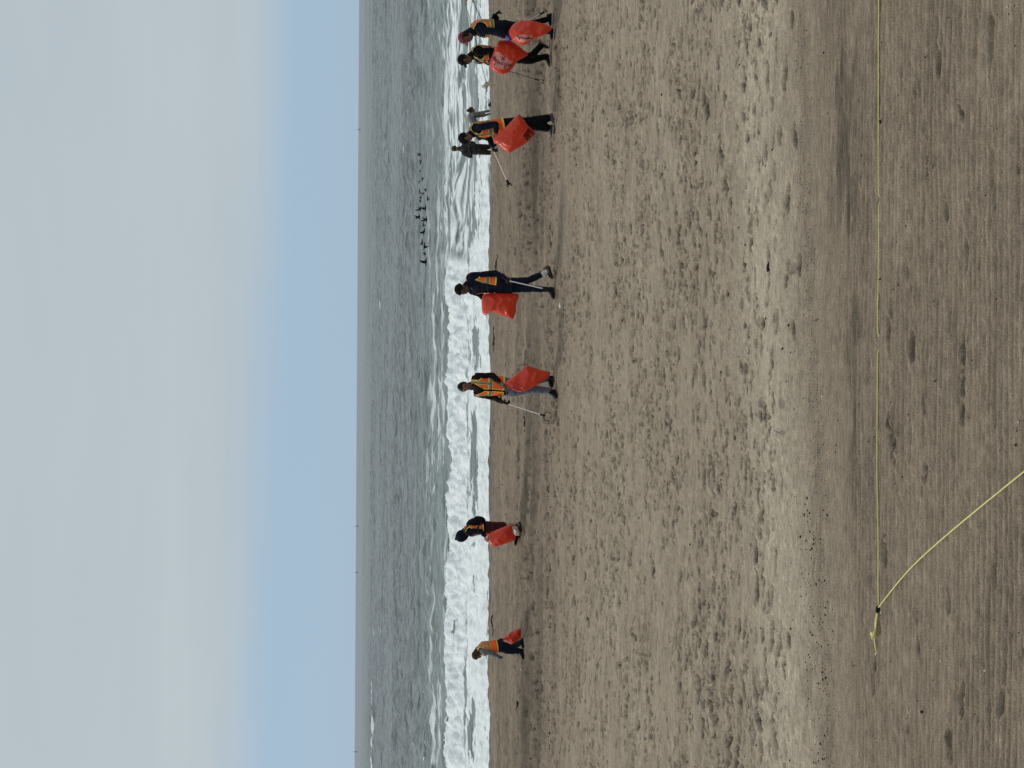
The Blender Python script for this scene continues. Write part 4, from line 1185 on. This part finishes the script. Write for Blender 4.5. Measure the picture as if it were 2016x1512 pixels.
# --- walker in faded red cap, far right
D7 = Dof(*z(1808, 500)) - .1
J = pose(z, D7, dict(head=(448, 568, -.02), neck=(575, 480, 0), chest=(760, 430, 0), pelvis=(1140, 440, 0),
    shL=(650, 470, -.18), shR=(640, 430, .18), elL=(890, 480, -.25), wrL=(1040, 560, -.34), handL=(1100, 590, -.40),
    elR=(900, 290, .16), wrR=(880, 235, -.02), handR=(930, 190, -.05),
    hipL=(1170, 445, -.09), hipR=(1170, 430, .09), knL=(1470, 475, -.06), knR=(1450, 370, .06), anL=(1720, 480, None), anR=(1715, 285, None)),
    dict(L=(1805, 455, 1808, 600, True, -.02), R=(1772, 215, 1798, 345, True, .02)))
person('person', 'walker in faded red cap and dark top, purple glove on a printed bag', J, D7, Vector((-.92, -.38, -.05)), WALK, headface=Vector((-.86, -.36, -.36)), skinm=M_SKIN, top=M_NAVY, pants=M_BLACK,
    hat='cap', hatm=M_CAPRED, hair='long', hairm=M_HAIR, gloves=(M_PURPLE, M_BLACK), shoes=(M_SHOE, M_SOLE), pantw=.9, seed=13, bulk=1.10, vest_kw=dict(s0=.34, open_front=.30, ah=1.45))
b, o, dp, sk = inflate('litter_bag', outline(z, ((1100, 520), (1095, 480), (1130, 410), (1200, 342), (1290, 310), (1450, 315), (1600, 350), (1700, 392), (1772, 430), (1700, 500), (1600, 552), (1500, 582), (1440, 625), (1380, 672), (1300, 697), (1230, 672), (1160, 622))),
    D7 - .42, .15, 'orange-red bag with faint dark print, held by the walker in the faded red cap', group=BAGS, seed=14)
flat_on('pink_patch', [(z(1190, 560), z(1300, 520), z(1330, 650), z(1235, 625)), (z(1300, 520), z(1460, 540), z(1440, 610), z(1330, 650))], dp, sk, o, M_PINK, .005, 6)  # paler pink patch behind the dark marks
mk = []
for (a, b_, w_, h_, r_) in ((1245, 570, 34, 9, .9), (1262, 590, 22, 8, 1.9), (1300, 578, 30, 6, .1), (1340, 585, 24, 6, .4), (1380, 590, 22, 7, -.2), (1400, 568, 30, 7, -.7), (1425, 590, 26, 8, .1)):
    ca, sa = math.cos(r_), math.sin(r_)
    mk.append(tuple(z(a + x_ * ca - y_ * sa, b_ + x_ * sa + y_ * ca) for x_, y_ in ((-w_, -h_), (w_, -h_ * .6), (w_, h_ * .6), (-w_, h_))))
flat_on('lettering', mk, dp, sk, o, M_INK, .009, 2)
grabber('pale grabber trailing behind the heels of the walker in the faded red cap', at(*z(1120, 470), D7 + .1), at(*z(1600, 205), D7 + .2), M_SHAFT, spread=.03, jaw=.10)

# --- hooded walker with backpack, left of centre
z = zc(980); D2 = Dof(*z(1278, 500))
J = pose(z, D2, dict(head=(402, 582, .02), neck=(468, 525, .02), chest=(585, 470, 0), pelvis=(830, 450, 0),
    shL=(540, 505, -.14), shR=(520, 470, .16), elL=(680, 520, -.22), wrL=(735, 590, -.28), handL=(755, 640, -.32),
    elR=(690, 520, .18), wrR=(745, 560, .02), handR=(780, 580, -.05),
    hipL=(850, 470, -.08), hipR=(850, 435, .08), knL=(1030, 520, -.04), knR=(1040, 425, .05), anL=(1200, 600, None), anR=(1215, 410, None)),
    dict(L=(1262, 585, 1225, 695, False, -.02), R=(1275, 375, 1282, 480, True, -.05)))
p2, org2, tor2 = person('person', 'walker in navy hood with black backpack over orange vest, head bowed', J, D2, Vector((-.80, .45, -.2)), WALK, headface=Vector((-.72, .1, -.65)), headup=Vector((-.4, 0, .8)), skinm=M_SKIN3, top=M_NAVY, pants=M_WINE,
    hat='hood', hatm=M_NAVY, hair=None, shorts=True, seed=17, k=.93, vest_kw=dict(s0=.22, open_front=.10))
g = Geo(); bk = tor2.center(.60); T_, w_, f_ = tor2.frame(.6)
bc = at(*z(590, 375), D2 - .02)
ax = (at(*z(740, 345), D2) - at(*z(445, 400), D2)).normalized(); dpv = Vector((0, 1, 0)); sd_ = ax.cross(dpv)
g.ell(bc, ax * .19, dpv * .16, sd_ * .095); g.ell(bc + ax * .09, ax * .12, dpv * .15, sd_ * .105); g.ell(bc + ax * .05 + sd_ * (-.05 if sd_.x < 0 else .05), ax * .09, dpv * .10, sd_ * .07)
bp_ = part('backpack', voxel(g, .013, 3, .008, 12, 3), M_BLACK, p2, org2)
g = Geo(); g.tube([bc - ax * .15 - dpv * .12, tor2.pt(.93, -2.2, .03), tor2.pt(.8, -1.0, .03), tor2.pt(.5, -1.6, .03), bc + ax * .12 - dpv * .13], [.014] * 5, 6, 4); gpart('shoulder_strap', g, M_DKGREY, bp_, org2)
b, o, dp, sk = inflate('litter_bag', outline(z, ((738, 548), (790, 545), (900, 490), (1010, 450), (1130, 405), (1150, 450), (1165, 540), (1215, 612), (1190, 652), (1080, 692), (960, 732), (880, 752), (822, 722), (772, 642), (766, 585))),
    D2 - .28, .14, 'orange-red bag with pale rim, held by the hooded walker with the backpack', group=BAGS, seed=18)
g = Geo(); g.tube([at(*z(X_, Y_), dp(*z(X_, Y_)) - .01) for X_, Y_ in ((775, 590), (782, 640), (800, 690), (832, 728))], [.009] * 4, 6, 4); gpart('bag_rim', g, M_SOLE, sk, o)
inflate('cream_sack', outline(z, ((1145, 442), (1230, 430), (1262, 500), (1272, 580), (1200, 582), (1165, 522))), D2 - .08, .07, 'small cream plastic sack at the feet of the hooded walker', M_WHITEBAG, seed=19, n=48, nr=8, cat='sack')
grabber('dark grabber curving beside the bag of the hooded walker', at(*z(752, 635), D2 - .34), at(*z(1160, 830), D2 - .1), M_SHAFTD, spread=.03, r=.006) if False else None

# --- small bending walker, far left
z = zc(1180); D1 = Dof(*z(1322, 740))
J = pose(z, D1, dict(head=(618, 838, .0), neck=(672, 770, .02), chest=(755, 745, 0), pelvis=(955, 715, 0),
    shL=(720, 795, -.15), shR=(705, 745, .15), elL=(835, 822, -.20), wrL=(925, 860, -.24), handL=(1000, 905, -.26),
    elR=(830, 700, .22), wrR=(930, 640, .22), handR=(980, 615, .24),
    hipL=(980, 745, -.07), hipR=(980, 695, .07), knL=(1140, 790, -.04), knR=(1140, 740, .05), anL=(1290, 790, None), anR=(1280, 655, None)),
    dict(L=(1322, 760, 1324, 850, True, 0), R=(1322, 600, 1324, 700, True, .05)))
person('person', 'small walker bending forward, grey sleeves, navy gloves, vest seen from behind', J, D1, Vector((-.72, .58, -.3)), WALK, headface=Vector((-.75, .05, -.62)), headup=Vector((-.45, 0, .85)), skinm=M_SKIN, top=M_GREY, pants=M_NAVYP,
    hair='long', hairm=M_HAIRB, gloves=(M_GLOVE, M_GLOVE), pantw=1.05, seed=23, k=.86, vest_kw=dict(s0=.06, open_front=.10))
inflate('litter_bag', outline(z, ((985, 612), (1050, 560), (1130, 492), (1240, 446), (1325, 430), (1336, 470), (1312, 550), (1252, 622), (1182, 672), (1140, 690), (1080, 652))), D1 + .25, .11,
    'orange-red bag trailing on the sand behind the small bending walker', group=BAGS, seed=24)

# --- three people at the water's edge, legs hidden by the crest of the beach
def standing(D, u_head, v_head, lean=Vector((0, 0, 0)), face=Vector((-1, 0, 0)), H=1.74):
    hd = at(u_head, v_head, D); x = hd.x; gz = ground_z(min(max(x, -.36 * D), .36 * D), D)
    left = Vector((0, 0, 1)).cross(face).normalized(); k = (hd.z - gz) / 1.63
    def P(f, s_, h): return Vector((x, D, gz)) + face * f + left * s_ + Vector((0, 0, h * k))
    J = dict(head=hd, neck=P(0, 0, 1.46), chest=P(.0, 0, 1.25), pelvis=P(0, 0, .92), shL=P(0, .18, 1.38), shR=P(0, -.18, 1.38),
        elL=P(-.02, .24, 1.10), elR=P(-.02, -.24, 1.10), wrL=P(.14, .20, .92), wrR=P(.14, -.20, .92), handL=P(.2, .19, .88), handR=P(.2, -.19, .88),
        hipL=P(0, .09, .9), hipR=P(0, -.09, .9), knL=P(.03, .10, .48), knR=P(-.02, -.10, .48), anL=P(0, .10, .09), anR=P(-.08, -.10, .09))
    for S_, s_ in (('L', .10), ('R', -.10)):
        h_ = P(-.06 if S_ == 'L' else -.14, s_, 0); t = P(.2 if S_ == 'L' else .12, s_, 0)
        h_.z = ground_z(h_.x, h_.y) + .002; t.z = ground_z(t.x, t.y) + .002
        J['foot' + S_], J['toe' + S_] = h_, t
    return J
z = zc(190)
u, v = z(285, 797)
J = standing(42.5, u, v, face=Vector((-.5, .86, 0)))
J['elL'] = J['shL'] + Vector((-.10, -.05, -.22)); J['wrL'] = J['chest'] + Vector((.05, -.22, -.02)); J['handL'] = J['wrL'] + Vector((.1, .02, .03))
person('person', 'bystander in dark grey coat standing upright at the surf, back to us', J, 42.5, Vector((-.5, .86, 0)), 'bystanders at the surf', skinm=M_SKIN3, top=M_DKGREY, pants=M_BROWNPANT, vest=False, hair='short', hairm=M_HAIRB, vox=.018, bulk=1.1, jacket_len=.12, seed=31)
# bending figure
DB = 41.8
J = standing(DB, *z(520, 440), face=Vector((.93, -.1, 0)))
hp = at(*z(560, 455), DB); gz = ground_z(hp.x, DB)
hp.z = max(hp.z - .10, gz + .75)
J['pelvis'] = hp; J['chest'] = at(*z(535, 345), DB); J['neck'] = at(*z(535, 270), DB); J['head'] = at(*z(535, 222), DB)
for S_, s_ in (('L', -.15), ('R', .15)):
    s_ = -s_ if S_ == 'L' else -s_
    J['sh' + S_] = J['neck'].lerp(J['chest'], .25) + Vector((0, s_, -.02)); J['hip' + S_] = J['pelvis'] + Vector((-.02, s_ * .55, -.04))
    kn = Vector((hp.x + .06, DB + s_ * .6, gz + .42)); an = Vector((hp.x - .04, DB + s_ * .6, gz + .09))
    J['kn' + S_], J['an' + S_] = kn, an; J['foot' + S_] = an + Vector((-.06, 0, -.085)); J['toe' + S_] = an + Vector((.2, 0, -.085))
    J['foot' + S_].z = ground_z(J['foot' + S_].x, DB + s_ * .6); J['toe' + S_].z = ground_z(J['toe' + S_].x, DB + s_ * .6)
J['elR'] = at(*z(690, 248), DB - .15); J['wrR'] = at(*z(800, 218), DB - .15); J['handR'] = at(*z(840, 208), DB - .15)
J['elL'] = J['elR'] + Vector((-.03, .3, -.02)); J['wrL'] = J['wrR'] + Vector((-.05, .3, 0)); J['handL'] = J['handR'] + Vector((-.05, .3, 0))
person('person', 'bystander in grey sweater bending down at the surf, arm reaching to the sand', J, DB, Vector((.55, 0, -.83)), 'bystanders at the surf', headface=Vector((.5, .2, -.85)), headup=Vector((.8, 0, .5)), skinm=M_SKIN3, top=M_MIDGREY, pants=M_DKGREY, vest=False,
    hair='bun', hairm=M_HAIRB, vox=.018, seed=33, k=.95)
# one at the edge of the frame, holding a dog's lead
J = standing(42.0, 1516.5, 917, face=Vector((-.9, .4, 0)))
J['wrL'] = at(1511, 917, 41.6); J['elL'] = J['wrL'].lerp(J['shL'], .5) + Vector((.05, -.1, -.12)); J['handL'] = J['wrL'] + Vector((-.08, 0, .01))
J['wrR'] = at(1514, 930, 41.9); J['elR'] = J['wrR'].lerp(J['shR'], .5) + Vector((.1, 0, -.12)); J['handR'] = J['wrR'] + Vector((-.08, 0, -.02))
shift = Vector((.20, 0, 0))
for k_ in J:
    if k_ not in ('wrL', 'handL', 'wrR', 'handR'): J[k_] = J[k_] + shift
person('person', 'bystander in dark jacket at the very edge of the frame, holding a lead', J, 42.0, Vector((-.9, .4, 0)), 'bystanders at the surf', skinm=M_SKIN3, top=M_BLACK, pants=M_DKGREY, vest=False, hair='short', vox=.02, seed=35)

def dog(label, headp, D, facing, mat, sc, seed):
    gx = headp.x - facing.x * .32 * sc; gz = ground_z(gx, D)
    k = (headp.z - gz); root = empty('dog', Vector((gx, D, gz))); tag(root, label, 'dog'); org = root.location.copy()
    up = Vector((0, 0, 1)); lat = facing.cross(up); b0 = Vector((gx, D, gz + k * .68))
    g = Geo()
    g.tube([b0 - facing * .30 * sc, b0 - facing * .12 * sc, b0 + facing * .16 * sc, b0 + facing * .26 * sc], [.085 * sc, .085 * sc, .12 * sc, .09 * sc], 12, 4)
    g.tube([b0 + facing * .2 * sc + up * .04 * sc, headp - facing * .06 * sc], [.085 * sc, .06 * sc], 10, 3)
    g.ell(headp, facing * .085 * sc, lat * .07 * sc, up * .072 * sc); g.tube([headp + facing * .05 * sc - up * .015 * sc, headp + facing * .15 * sc - up * .03 * sc], [.045 * sc, .03 * sc], 10, 2)
    for fx, lx in ((.22, .07), (.22, -.07)):
        a = b0 + facing * fx * sc + lat * lx * sc
        g.tube([a, a - up * k * .32 - facing * .03 * sc, Vector((a.x, a.y, gz + .03))], [.06 * sc, .035 * sc, .026 * sc], 8, 3)
    for fx, lx in ((-.24, .075), (-.24, -.075)):
        a = b0 + facing * fx * sc + lat * lx * sc
        g.tube([a, a - up * k * .26 + facing * .08 * sc, a - up * k * .46 - facing * .06 * sc, Vector((a.x - facing.x * .04, a.y, gz + .03))], [.085 * sc, .055 * sc, .032 * sc, .026 * sc], 8, 3)
    g.tube([b0 - facing * .3 * sc, b0 - facing * .42 * sc + up * .06 * sc, b0 - facing * .5 * sc + up * .16 * sc], [.04 * sc, .025 * sc, .015 * sc], 8, 3)
    part('body', voxel(g, .014, 2, .004, 20, seed), mat, root, org)
    for s_ in (-1, 1):
        g = Geo(); g.tube([headp + lat * .05 * s_ * sc + up * .045 * sc, headp + lat * .062 * s_ * sc + up * .12 * sc], [.03 * sc, .01 * sc], 7, 2); gpart('ear', g, mat, root, org)
    g = Geo(); c = headp - facing * .1 * sc - up * .05 * sc; g.ell(c, facing * .03 * sc, lat * .085 * sc, up * .085 * sc); gpart('collar', g, M_BLACK, root, org)
    g = Geo(); g.ell(headp + facing * .165 * sc - up * .025 * sc, facing * .014, lat * .016, up * .012); gpart('nose', g, M_EYE, root, org)
    return headp - facing * .1 * sc - up * .03 * sc
dz = zc(0)
col_ = dog('cream dog on a lead, its head just above the crest of the beach', at(*dz(745, 1322), 42.0), 42.0, Vector((-.98, -.15, 0)), M_FUR, 1.0, 41)
dog('black dog beside the bending bystander, only ears and head showing', at(1512 - 207, 966, 41.2), 41.2, Vector((-.9, -.4, 0)), M_FURB, .8, 43)
def cord(name, label, pts, r, mat, cat):
    g = Geo(); g.tube(pts, [r] * len(pts), 6, 6, None, True); o = gpart(name, g, mat, None, None); tag(o, label, cat); return o
cord('dog_lead', 'thin dark lead running from the bystander at the edge to the cream dog', [at(1508, 915, 41.6), at(1450, 932, 41.7), at(1384, 948.5, 41.9), col_], .008, M_RUBBER, 'lead')
cord('dog_lead', 'second dark cord slanting down behind the walker in the faded red cap', [at(1513, 930, 41.85), at(1490, 940, 41.6), at(1473, 949, 41.4), at(1445, 968, 41.0)], .011, M_RUBBER, 'lead')
# ------------------------------------------------------------------ flock over the water
def bird_meshes():
    g = Geo(); g.tube([Vector((.22, 0, .0)), Vector((.10, 0, .01)), Vector((-.05, 0, 0)), Vector((-.20, 0, 0)), Vector((-.30, 0, .005))], [.012, .045, .06, .04, .02], 8, 3)
    g.ell(Vector((.20, 0, .02)), Vector((.05, 0, 0)), Vector((0, .032, 0)), Vector((0, 0, .034)), 8, 6)
    a = mesh_obj('tmp_b', g.v, g.f, M_BIRD).data
    vs = []; fs = []
    for i, (y, ch, x0, zz) in enumerate(((0, .17, .07, 0), (.14, .18, .09, .035), (.28, .15, .07, .04), (.42, .10, .0, .02), (.52, .02, -.10, -.01))):
        vs += [(x0, y, zz + .008), (x0 - ch * .5, y, zz + .014), (x0 - ch, y, zz), (x0 - ch * .5, y, zz - .006)]
    for i in range(4):
        for j in range(4):
            fs.append((i * 4 + j, i * 4 + (j + 1) % 4, i * 4 + 4 + (j + 1) % 4, i * 4 + 4 + j))
    fs += [(3, 2, 1, 0), (16, 17, 18, 19)]
    b = mesh_obj('tmp_w', vs, fs, M_BIRD).data
    c = mesh_obj('tmp_w2', [(x, -y, z_) for x, y, z_ in vs], [f[::-1] for f in fs], M_BIRD).data
    for o in [o for o in bpy.data.objects if o.name.startswith('tmp_')]: bpy.data.objects.remove(o)
    return a, b, c
MB_, MWL, MWR = bird_meshes()
random.seed(5)
BZ = lambda X_, Y_: (1512 - (280 + Y_ / 5.4), 760 + X_ / 5.4)
for i, (X_, Y_) in enumerate(((365, 130), (363, 215), (362, 310), (383, 395), (352, 425), (425, 510), (360, 525), (395, 550), (372, 590), (440, 605), (370, 630), (365, 715), (420, 705), (355, 795), (430, 825),
                             (395, 880), (405, 955), (385, 1070), (408, 1110), (415, 1190), (425, 1275))):
    u, v = BZ(X_, Y_)
    dist = 92 + random.uniform(-5, 4)
    r = empty('bird', at(u, v, dist))
    if i == 20: lb = 'leading bird of the dark flock, farthest left over the sea'
    elif i == 0: lb = 'last bird of the dark flock, farthest right over the sea'
    else: lb = 'small dark bird in the flock flying low over the grey sea'
    tag(r, lb, 'bird', 'dark birds flying low over the sea')
    r.rotation_euler = (random.uniform(-.35, .35), random.uniform(-.1, .15), math.pi + random.uniform(-.5, .5))
    s_ = random.uniform(.75, 1.0) * (.65 if Y_ < 650 else 1.0); r.scale = (s_, s_, s_)
    fl = random.uniform(-.5, 1.0)
    for nm, me, rx in (('body', MB_, 0), ('wing', MWL, fl), ('wing', MWR, -fl)):
        o = bpy.data.objects.new(nm, me); COL.objects.link(o); o.parent = r; o.rotation_euler = (rx, 0, 0)

# ------------------------------------------------------------------ markers on the horizon
for i, (u, v0, h, lb) in enumerate(((32, 695, 6, 'far marker buoy on the horizon at the left edge'), (385, 698.5, 4.5, 'far marker buoy on the horizon, between the hooded and the small bending walker'),
                                (476, 699.5, 5, 'far marker buoy on the horizon above the hooded walker'), (1257, 704.5, 4.5, 'far marker buoy on the horizon above the leaning walker'))):
    dist = 2600.0; m_ = dist / FPX
    b = at(u, v0, dist); b.z = SEA_Z
    g = Geo(); hgt_ = (h + 2.5) * m_
    g.tube([b, b + Vector((0, 0, hgt_ * .45)), b + Vector((0, 0, hgt_))], [.5, .32, .22], 8, 2); r = empty('marker_buoy', b); tag(r, lb, 'buoy', 'marker buoys on the horizon')
    gpart('mast', g, M_BUOY, r, b)
    g = Geo(); g.tube([b - Vector((0, 0, .8)), b + Vector((0, 0, 1.3))], [1.6, 1.3], 10, 2); gpart('float', g, M_BUOY, r, b)

# ------------------------------------------------------------------ yellow rope in the foreground
def gp(u, v, lift=0.0):
    p = hit(u, v, 5.5, 20); p = p.copy() if p else at(u, v, 9.0); p.z += lift; return p
corner = gp(315, 1732.5, .012)
rope = empty('rope', corner); tag(rope, 'yellow rope lying on the raked sand with a knotted corner', 'rope')
pts = []
for i in range(111):
    u_ = 315 + 1300 * i / 110; p = gp(u_, 1732.3, .005)
    pts.append(p)
for _ in range(30): pts = [pts[0]] + [(pts[i - 1] + pts[i] * 2 + pts[i + 1]) / 4 for i in range(1, len(pts) - 1)] + [pts[-1]]
for i, p in enumerate(pts):
    u_ = 315 + 1300 * i / 110; p.z = max(p.z, ground_z(p.x, p.y) + .001)
    p.z -= math.exp(-((u_ - 836) / 11) ** 2) * .03 + math.exp(-((u_ - 1116) / 5) ** 2) * .02
pts[0] = corner
g = Geo(); g.tube(pts, [.0042] * len(pts), 7, 1, None, True); gpart('long_line', g, M_ROPE, rope, corner)
key = [corner] + [gp(u, v, .014) for u, v in ((396, 1797), (479, 1892), (577, 2016), (680, 2150))]
pts = []
for i in range(31):
    s_ = i / 30 * (len(key) - 1); k_ = min(int(s_), len(key) - 2); pts.append(key[k_].lerp(key[k_ + 1], s_ - k_))
for _ in range(14): pts = [pts[0]] + [(pts[i - 1] + pts[i] * 2 + pts[i + 1]) / 4 for i in range(1, 30)] + [pts[-1]]
for p in pts: p.z = max(p.z, ground_z(p.x, p.y) + .006)
g = Geo(); g.tube(pts, [.0044] * 31, 7, 1, None, True); gpart('slanting_line', g, M_ROPE, rope, corner)
t0 = gp(312, 1732, .014); t1 = gp(270, 1727.5, .016); t2 = gp(262, 1729, .02); t3 = gp(226, 1727, .004)
for dv in (-.010, .010):
    g = Geo(); g.tube([t0, t0.lerp(t1, .5) + Vector((0, dv, .004)), t1], [.0055] * 3, 7, 4); gpart('tail_strand', g, M_ROPE, rope, corner)
random.seed(9)
kp = [t2 + Vector((random.uniform(-.035, .035), random.uniform(-.03, .03), random.uniform(0, .03))) for _ in range(12)]
g = Geo(); g.tube([t1] + kp + [t2], [.0055] * 14, 6, 4); gpart('knot', g, M_ROPE, rope, corner)
g = Geo(); g.tube([t2, t2.lerp(t3, .5) + Vector((0, .006, .002)), t3], [.005, .005, .0045], 6, 4); gpart('loose_end', g, M_ROPE, rope, corner)
g = Geo(); g.tube([corner + Vector((.004, 0, .002)), t0 + Vector((-.012, 0, .004))], [.013, .014], 8, 3); gpart('black_fastening', g, M_RUBBER, rope, corner)

# ------------------------------------------------------------------ things on the sand
def rock(name, label, u, v, size, mat, cat, squash=(1, .8, .6), group=None, seed=0, lift=.25):
    p = gp(u, v) if v > 1100 else (hit(u, v, 15, 40) or at(u, v, 30))
    bm = bmesh.new(); bmesh.ops.create_icosphere(bm, subdivisions=2, radius=size)
    rr = random.Random(seed + 77); ph_ = [rr.uniform(0, 6) for _ in range(6)]
    for vt in bm.verts:
        c = vt.co; f_ = 1 + .18 * math.sin(c.x / size * 2.1 + ph_[0]) + .15 * math.sin(c.y / size * 2.7 + ph_[1]) + .12 * math.sin(c.z / size * 3.3 + c.x / size * 2 + ph_[2])
        vt.co = Vector((c.x * squash[0], c.y * squash[1], c.z * squash[2])) * f_
    me = bpy.data.meshes.new(name); bm.to_mesh(me); bm.free(); me.materials.append(mat)
    me.polygons.foreach_set('use_smooth', [True] * len(me.polygons))
    o = bpy.data.objects.new(name, me); COL.objects.link(o); o.location = p + Vector((0, 0, size * squash[2] * lift)); o.rotation_euler = (0, 0, rr.uniform(0, 6)); tag(o, label, cat, group); return o
def weed(name, label, u, v, size, mat, cat, squash=(1, .8, .6), seed=0):
    p = hit(u, v, 15, 40) or at(u, v, 30); rr = random.Random(seed + 5); g = Geo()
    for _ in range(16):
        a = p + Vector((rr.gauss(0, .45) * squash[0], rr.gauss(0, .5) * squash[1], 0)) * size; pts = []
        for k_ in range(4):
            a = a + Vector((rr.gauss(0, .42) * squash[0], rr.gauss(0, .3), 0)) * size
            b_ = a.copy(); b_.z = ground_z(a.x, a.y) + abs(rr.gauss(0, .28)) * size * squash[2] + .006; pts.append(b_)
        w_ = size * rr.uniform(.06, .16); g.tube(pts, [w_ * .6, w_, w_ * .8, w_ * .3], 5, 2)
    o = gpart(name, g, mat, None, None); tag(o, label, cat); return o
rock('stone', 'dark rounded stone lying right against the yellow rope', 1272, 1738.5, .013, M_STONE, 'stone', (1, .9, .8))
rock('stone', 'smaller dark stone touching the rope left of the rounded one', 962, 1736, .008, M_STONE, 'stone', (1, .9, .8), seed=2)
rock('stone', 'small black stone on raked sand at lower left', 110, 1816, .010, M_STONE, 'stone', (1, .9, .8), seed=3)
rock('charred_wood', 'black lump of charred wood on the pale dry sand ridge', 984, 1515, .034, M_WEED, 'wood', (1.3, .6, .5), seed=4)
rock('stone', 'black pebble just landward of the pale sand ridge', 872, 1554, .012, M_STONE, 'stone', (1, .9, .7), seed=5)
weed('seaweed', 'dark clump of seaweed on the crest behind the walker in the beanie', 988, 977.5, .08, M_WEED, 'seaweed', (1.9, .6, .45), seed=6)
weed('seaweed', 'dark clump of seaweed on the sand right of the walker in jeans', 845, 973, .07, M_WEED, 'seaweed', (2.2, .6, .4), seed=7)
weed('seaweed', 'dark clump of seaweed left of the walker in jeans, above the grabber jaws', 681, 1034, .06, M_WEED, 'seaweed', (1.5, .7, .5), seed=8)
weed('seaweed', 'dark clump of seaweed at the crest right of the small bending walker', 284, 970, .09, M_WEED, 'seaweed', (1.3, .6, .5), seed=9)
weed('seaweed', 'small dark clump on the beach at the far left', 124, 1019, .05, M_WEED, 'seaweed', (1, .8, .7), seed=10)
p = gp(661, 1536); g = Geo(); g.tube([p + Vector((-.01, -.13, .012)), p + Vector((0, 0, .02)), p + Vector((.012, .13, .012))], [.004, .005, .003], 6, 3)
tag(gpart('twig', g, M_TWIG, None, None), 'thin weathered twig on the pale dry sand ridge', 'twig')
for i, (u, v, lb, s_) in enumerate(((911, 1103, 'scrap of white litter on the sand below the bag of the beanie walker', .022), (194, 1027, 'white shell on the ledge left of the small bending walker', .03),
        (306, 1735.5, 'white shell beside the black fastening of the rope', .016), (225, 1732 - 6, 'pale shell past the loose end of the rope', .014), (732, 1620, 'white shell on the dark pebble band', .014))):
    rock('shell', lb, u, v, s_, M_SHELL, 'shell' if i else 'litter', (1, .7, .35), seed=20 + i)

# loose pebbles and shell grit nobody could count
def scatter(name, label, cat, n, fn, mat, smin, smax, seed):
    rr = random.Random(seed); vs = []; fs = []
    ico = [Vector(p).normalized() for p in ((1, 0, 0), (-1, 0, 0), (0, 1, 0), (0, -1, 0), (0, 0, 1), (0, 0, -1))]
    tri = ((0, 2, 4), (2, 1, 4), (1, 3, 4), (3, 0, 4), (2, 0, 5), (1, 2, 5), (3, 1, 5), (0, 3, 5))
    for _ in range(n):
        x, y = fn(rr)
        if abs(x) > .36 * y: continue
        s_ = rr.uniform(smin, smax) * (.6 + .8 * rr.random() ** 3) ; zz = ground_z(x, y); a = rr.uniform(0, 6.28)
        o = len(vs)
        for c in ico:
            q_ = Vector((c.x * rr.uniform(.7, 1.3), c.y * rr.uniform(.6, 1.1), c.z * rr.uniform(.4, .8))) * s_
            vs.append((x + q_.x * math.cos(a) - q_.y * math.sin(a), y + q_.x * math.sin(a) + q_.y * math.cos(a), zz + q_.z + s_ * .2))
        fs += [tuple(i + o for i in t) for t in tri]
    o = mesh_obj(name, vs, fs, mat, None, True); tag(o, label, cat, kind='stuff')
def band(rr):
    x = rr.uniform(-4.2, 4.4); 
    return x, float(bound_y(x)) - .36 + rr.gauss(0, .10)
def bandL(rr):
    x = -rr.uniform(.9, 4.2); return x, float(bound_y(x)) - .15 + rr.gauss(0, .13)
def flat(rr):
    y = rr.uniform(7.0, 11.2); return rr.uniform(-.38, .38) * y, y
def mid(rr):
    y = rr.uniform(11, 24); return rr.uniform(-.38, .38) * y, y
def wrack(rr):
    x = rr.uniform(-9, -1.2); return x, 24.35 + rr.gauss(0, .18) + .05 * x
def seaw(rr):
    y = rr.uniform(24.5, 33.4); return rr.uniform(-.36, .36) * y, y
scatter('pebbles', 'band of small grey pebbles along the landward foot of the dry sand', 'pebbles', 2600, band, M_PEB, .0025, .006, 1)
scatter('dark_pebbles', 'scattered black pebbles along the sand edge at the left', 'pebbles', 260, bandL, M_STONE, .006, .013, 2)
scatter('grit', 'scattered dark grit on the raked sand', 'grit', 520, flat, M_STONE, .003, .009, 3)
scatter('shell_bits', 'scattered pale shell bits on the raked sand', 'shell bits', 130, flat, M_SHELL, .003, .009, 4)
scatter('weed_bits', 'scattered dark scraps on the trampled sand', 'scraps', 260, mid, M_WEED, .006, .016, 5)
scatter('wrack_line', 'line of dark seaweed scraps across the beach at left', 'seaweed', 160, wrack, M_WEED, .010, .028, 6)
scatter('beach_scraps', 'dark scraps scattered over the seaward sand', 'scraps', 380, seaw, M_WEED, .008, .022, 7)
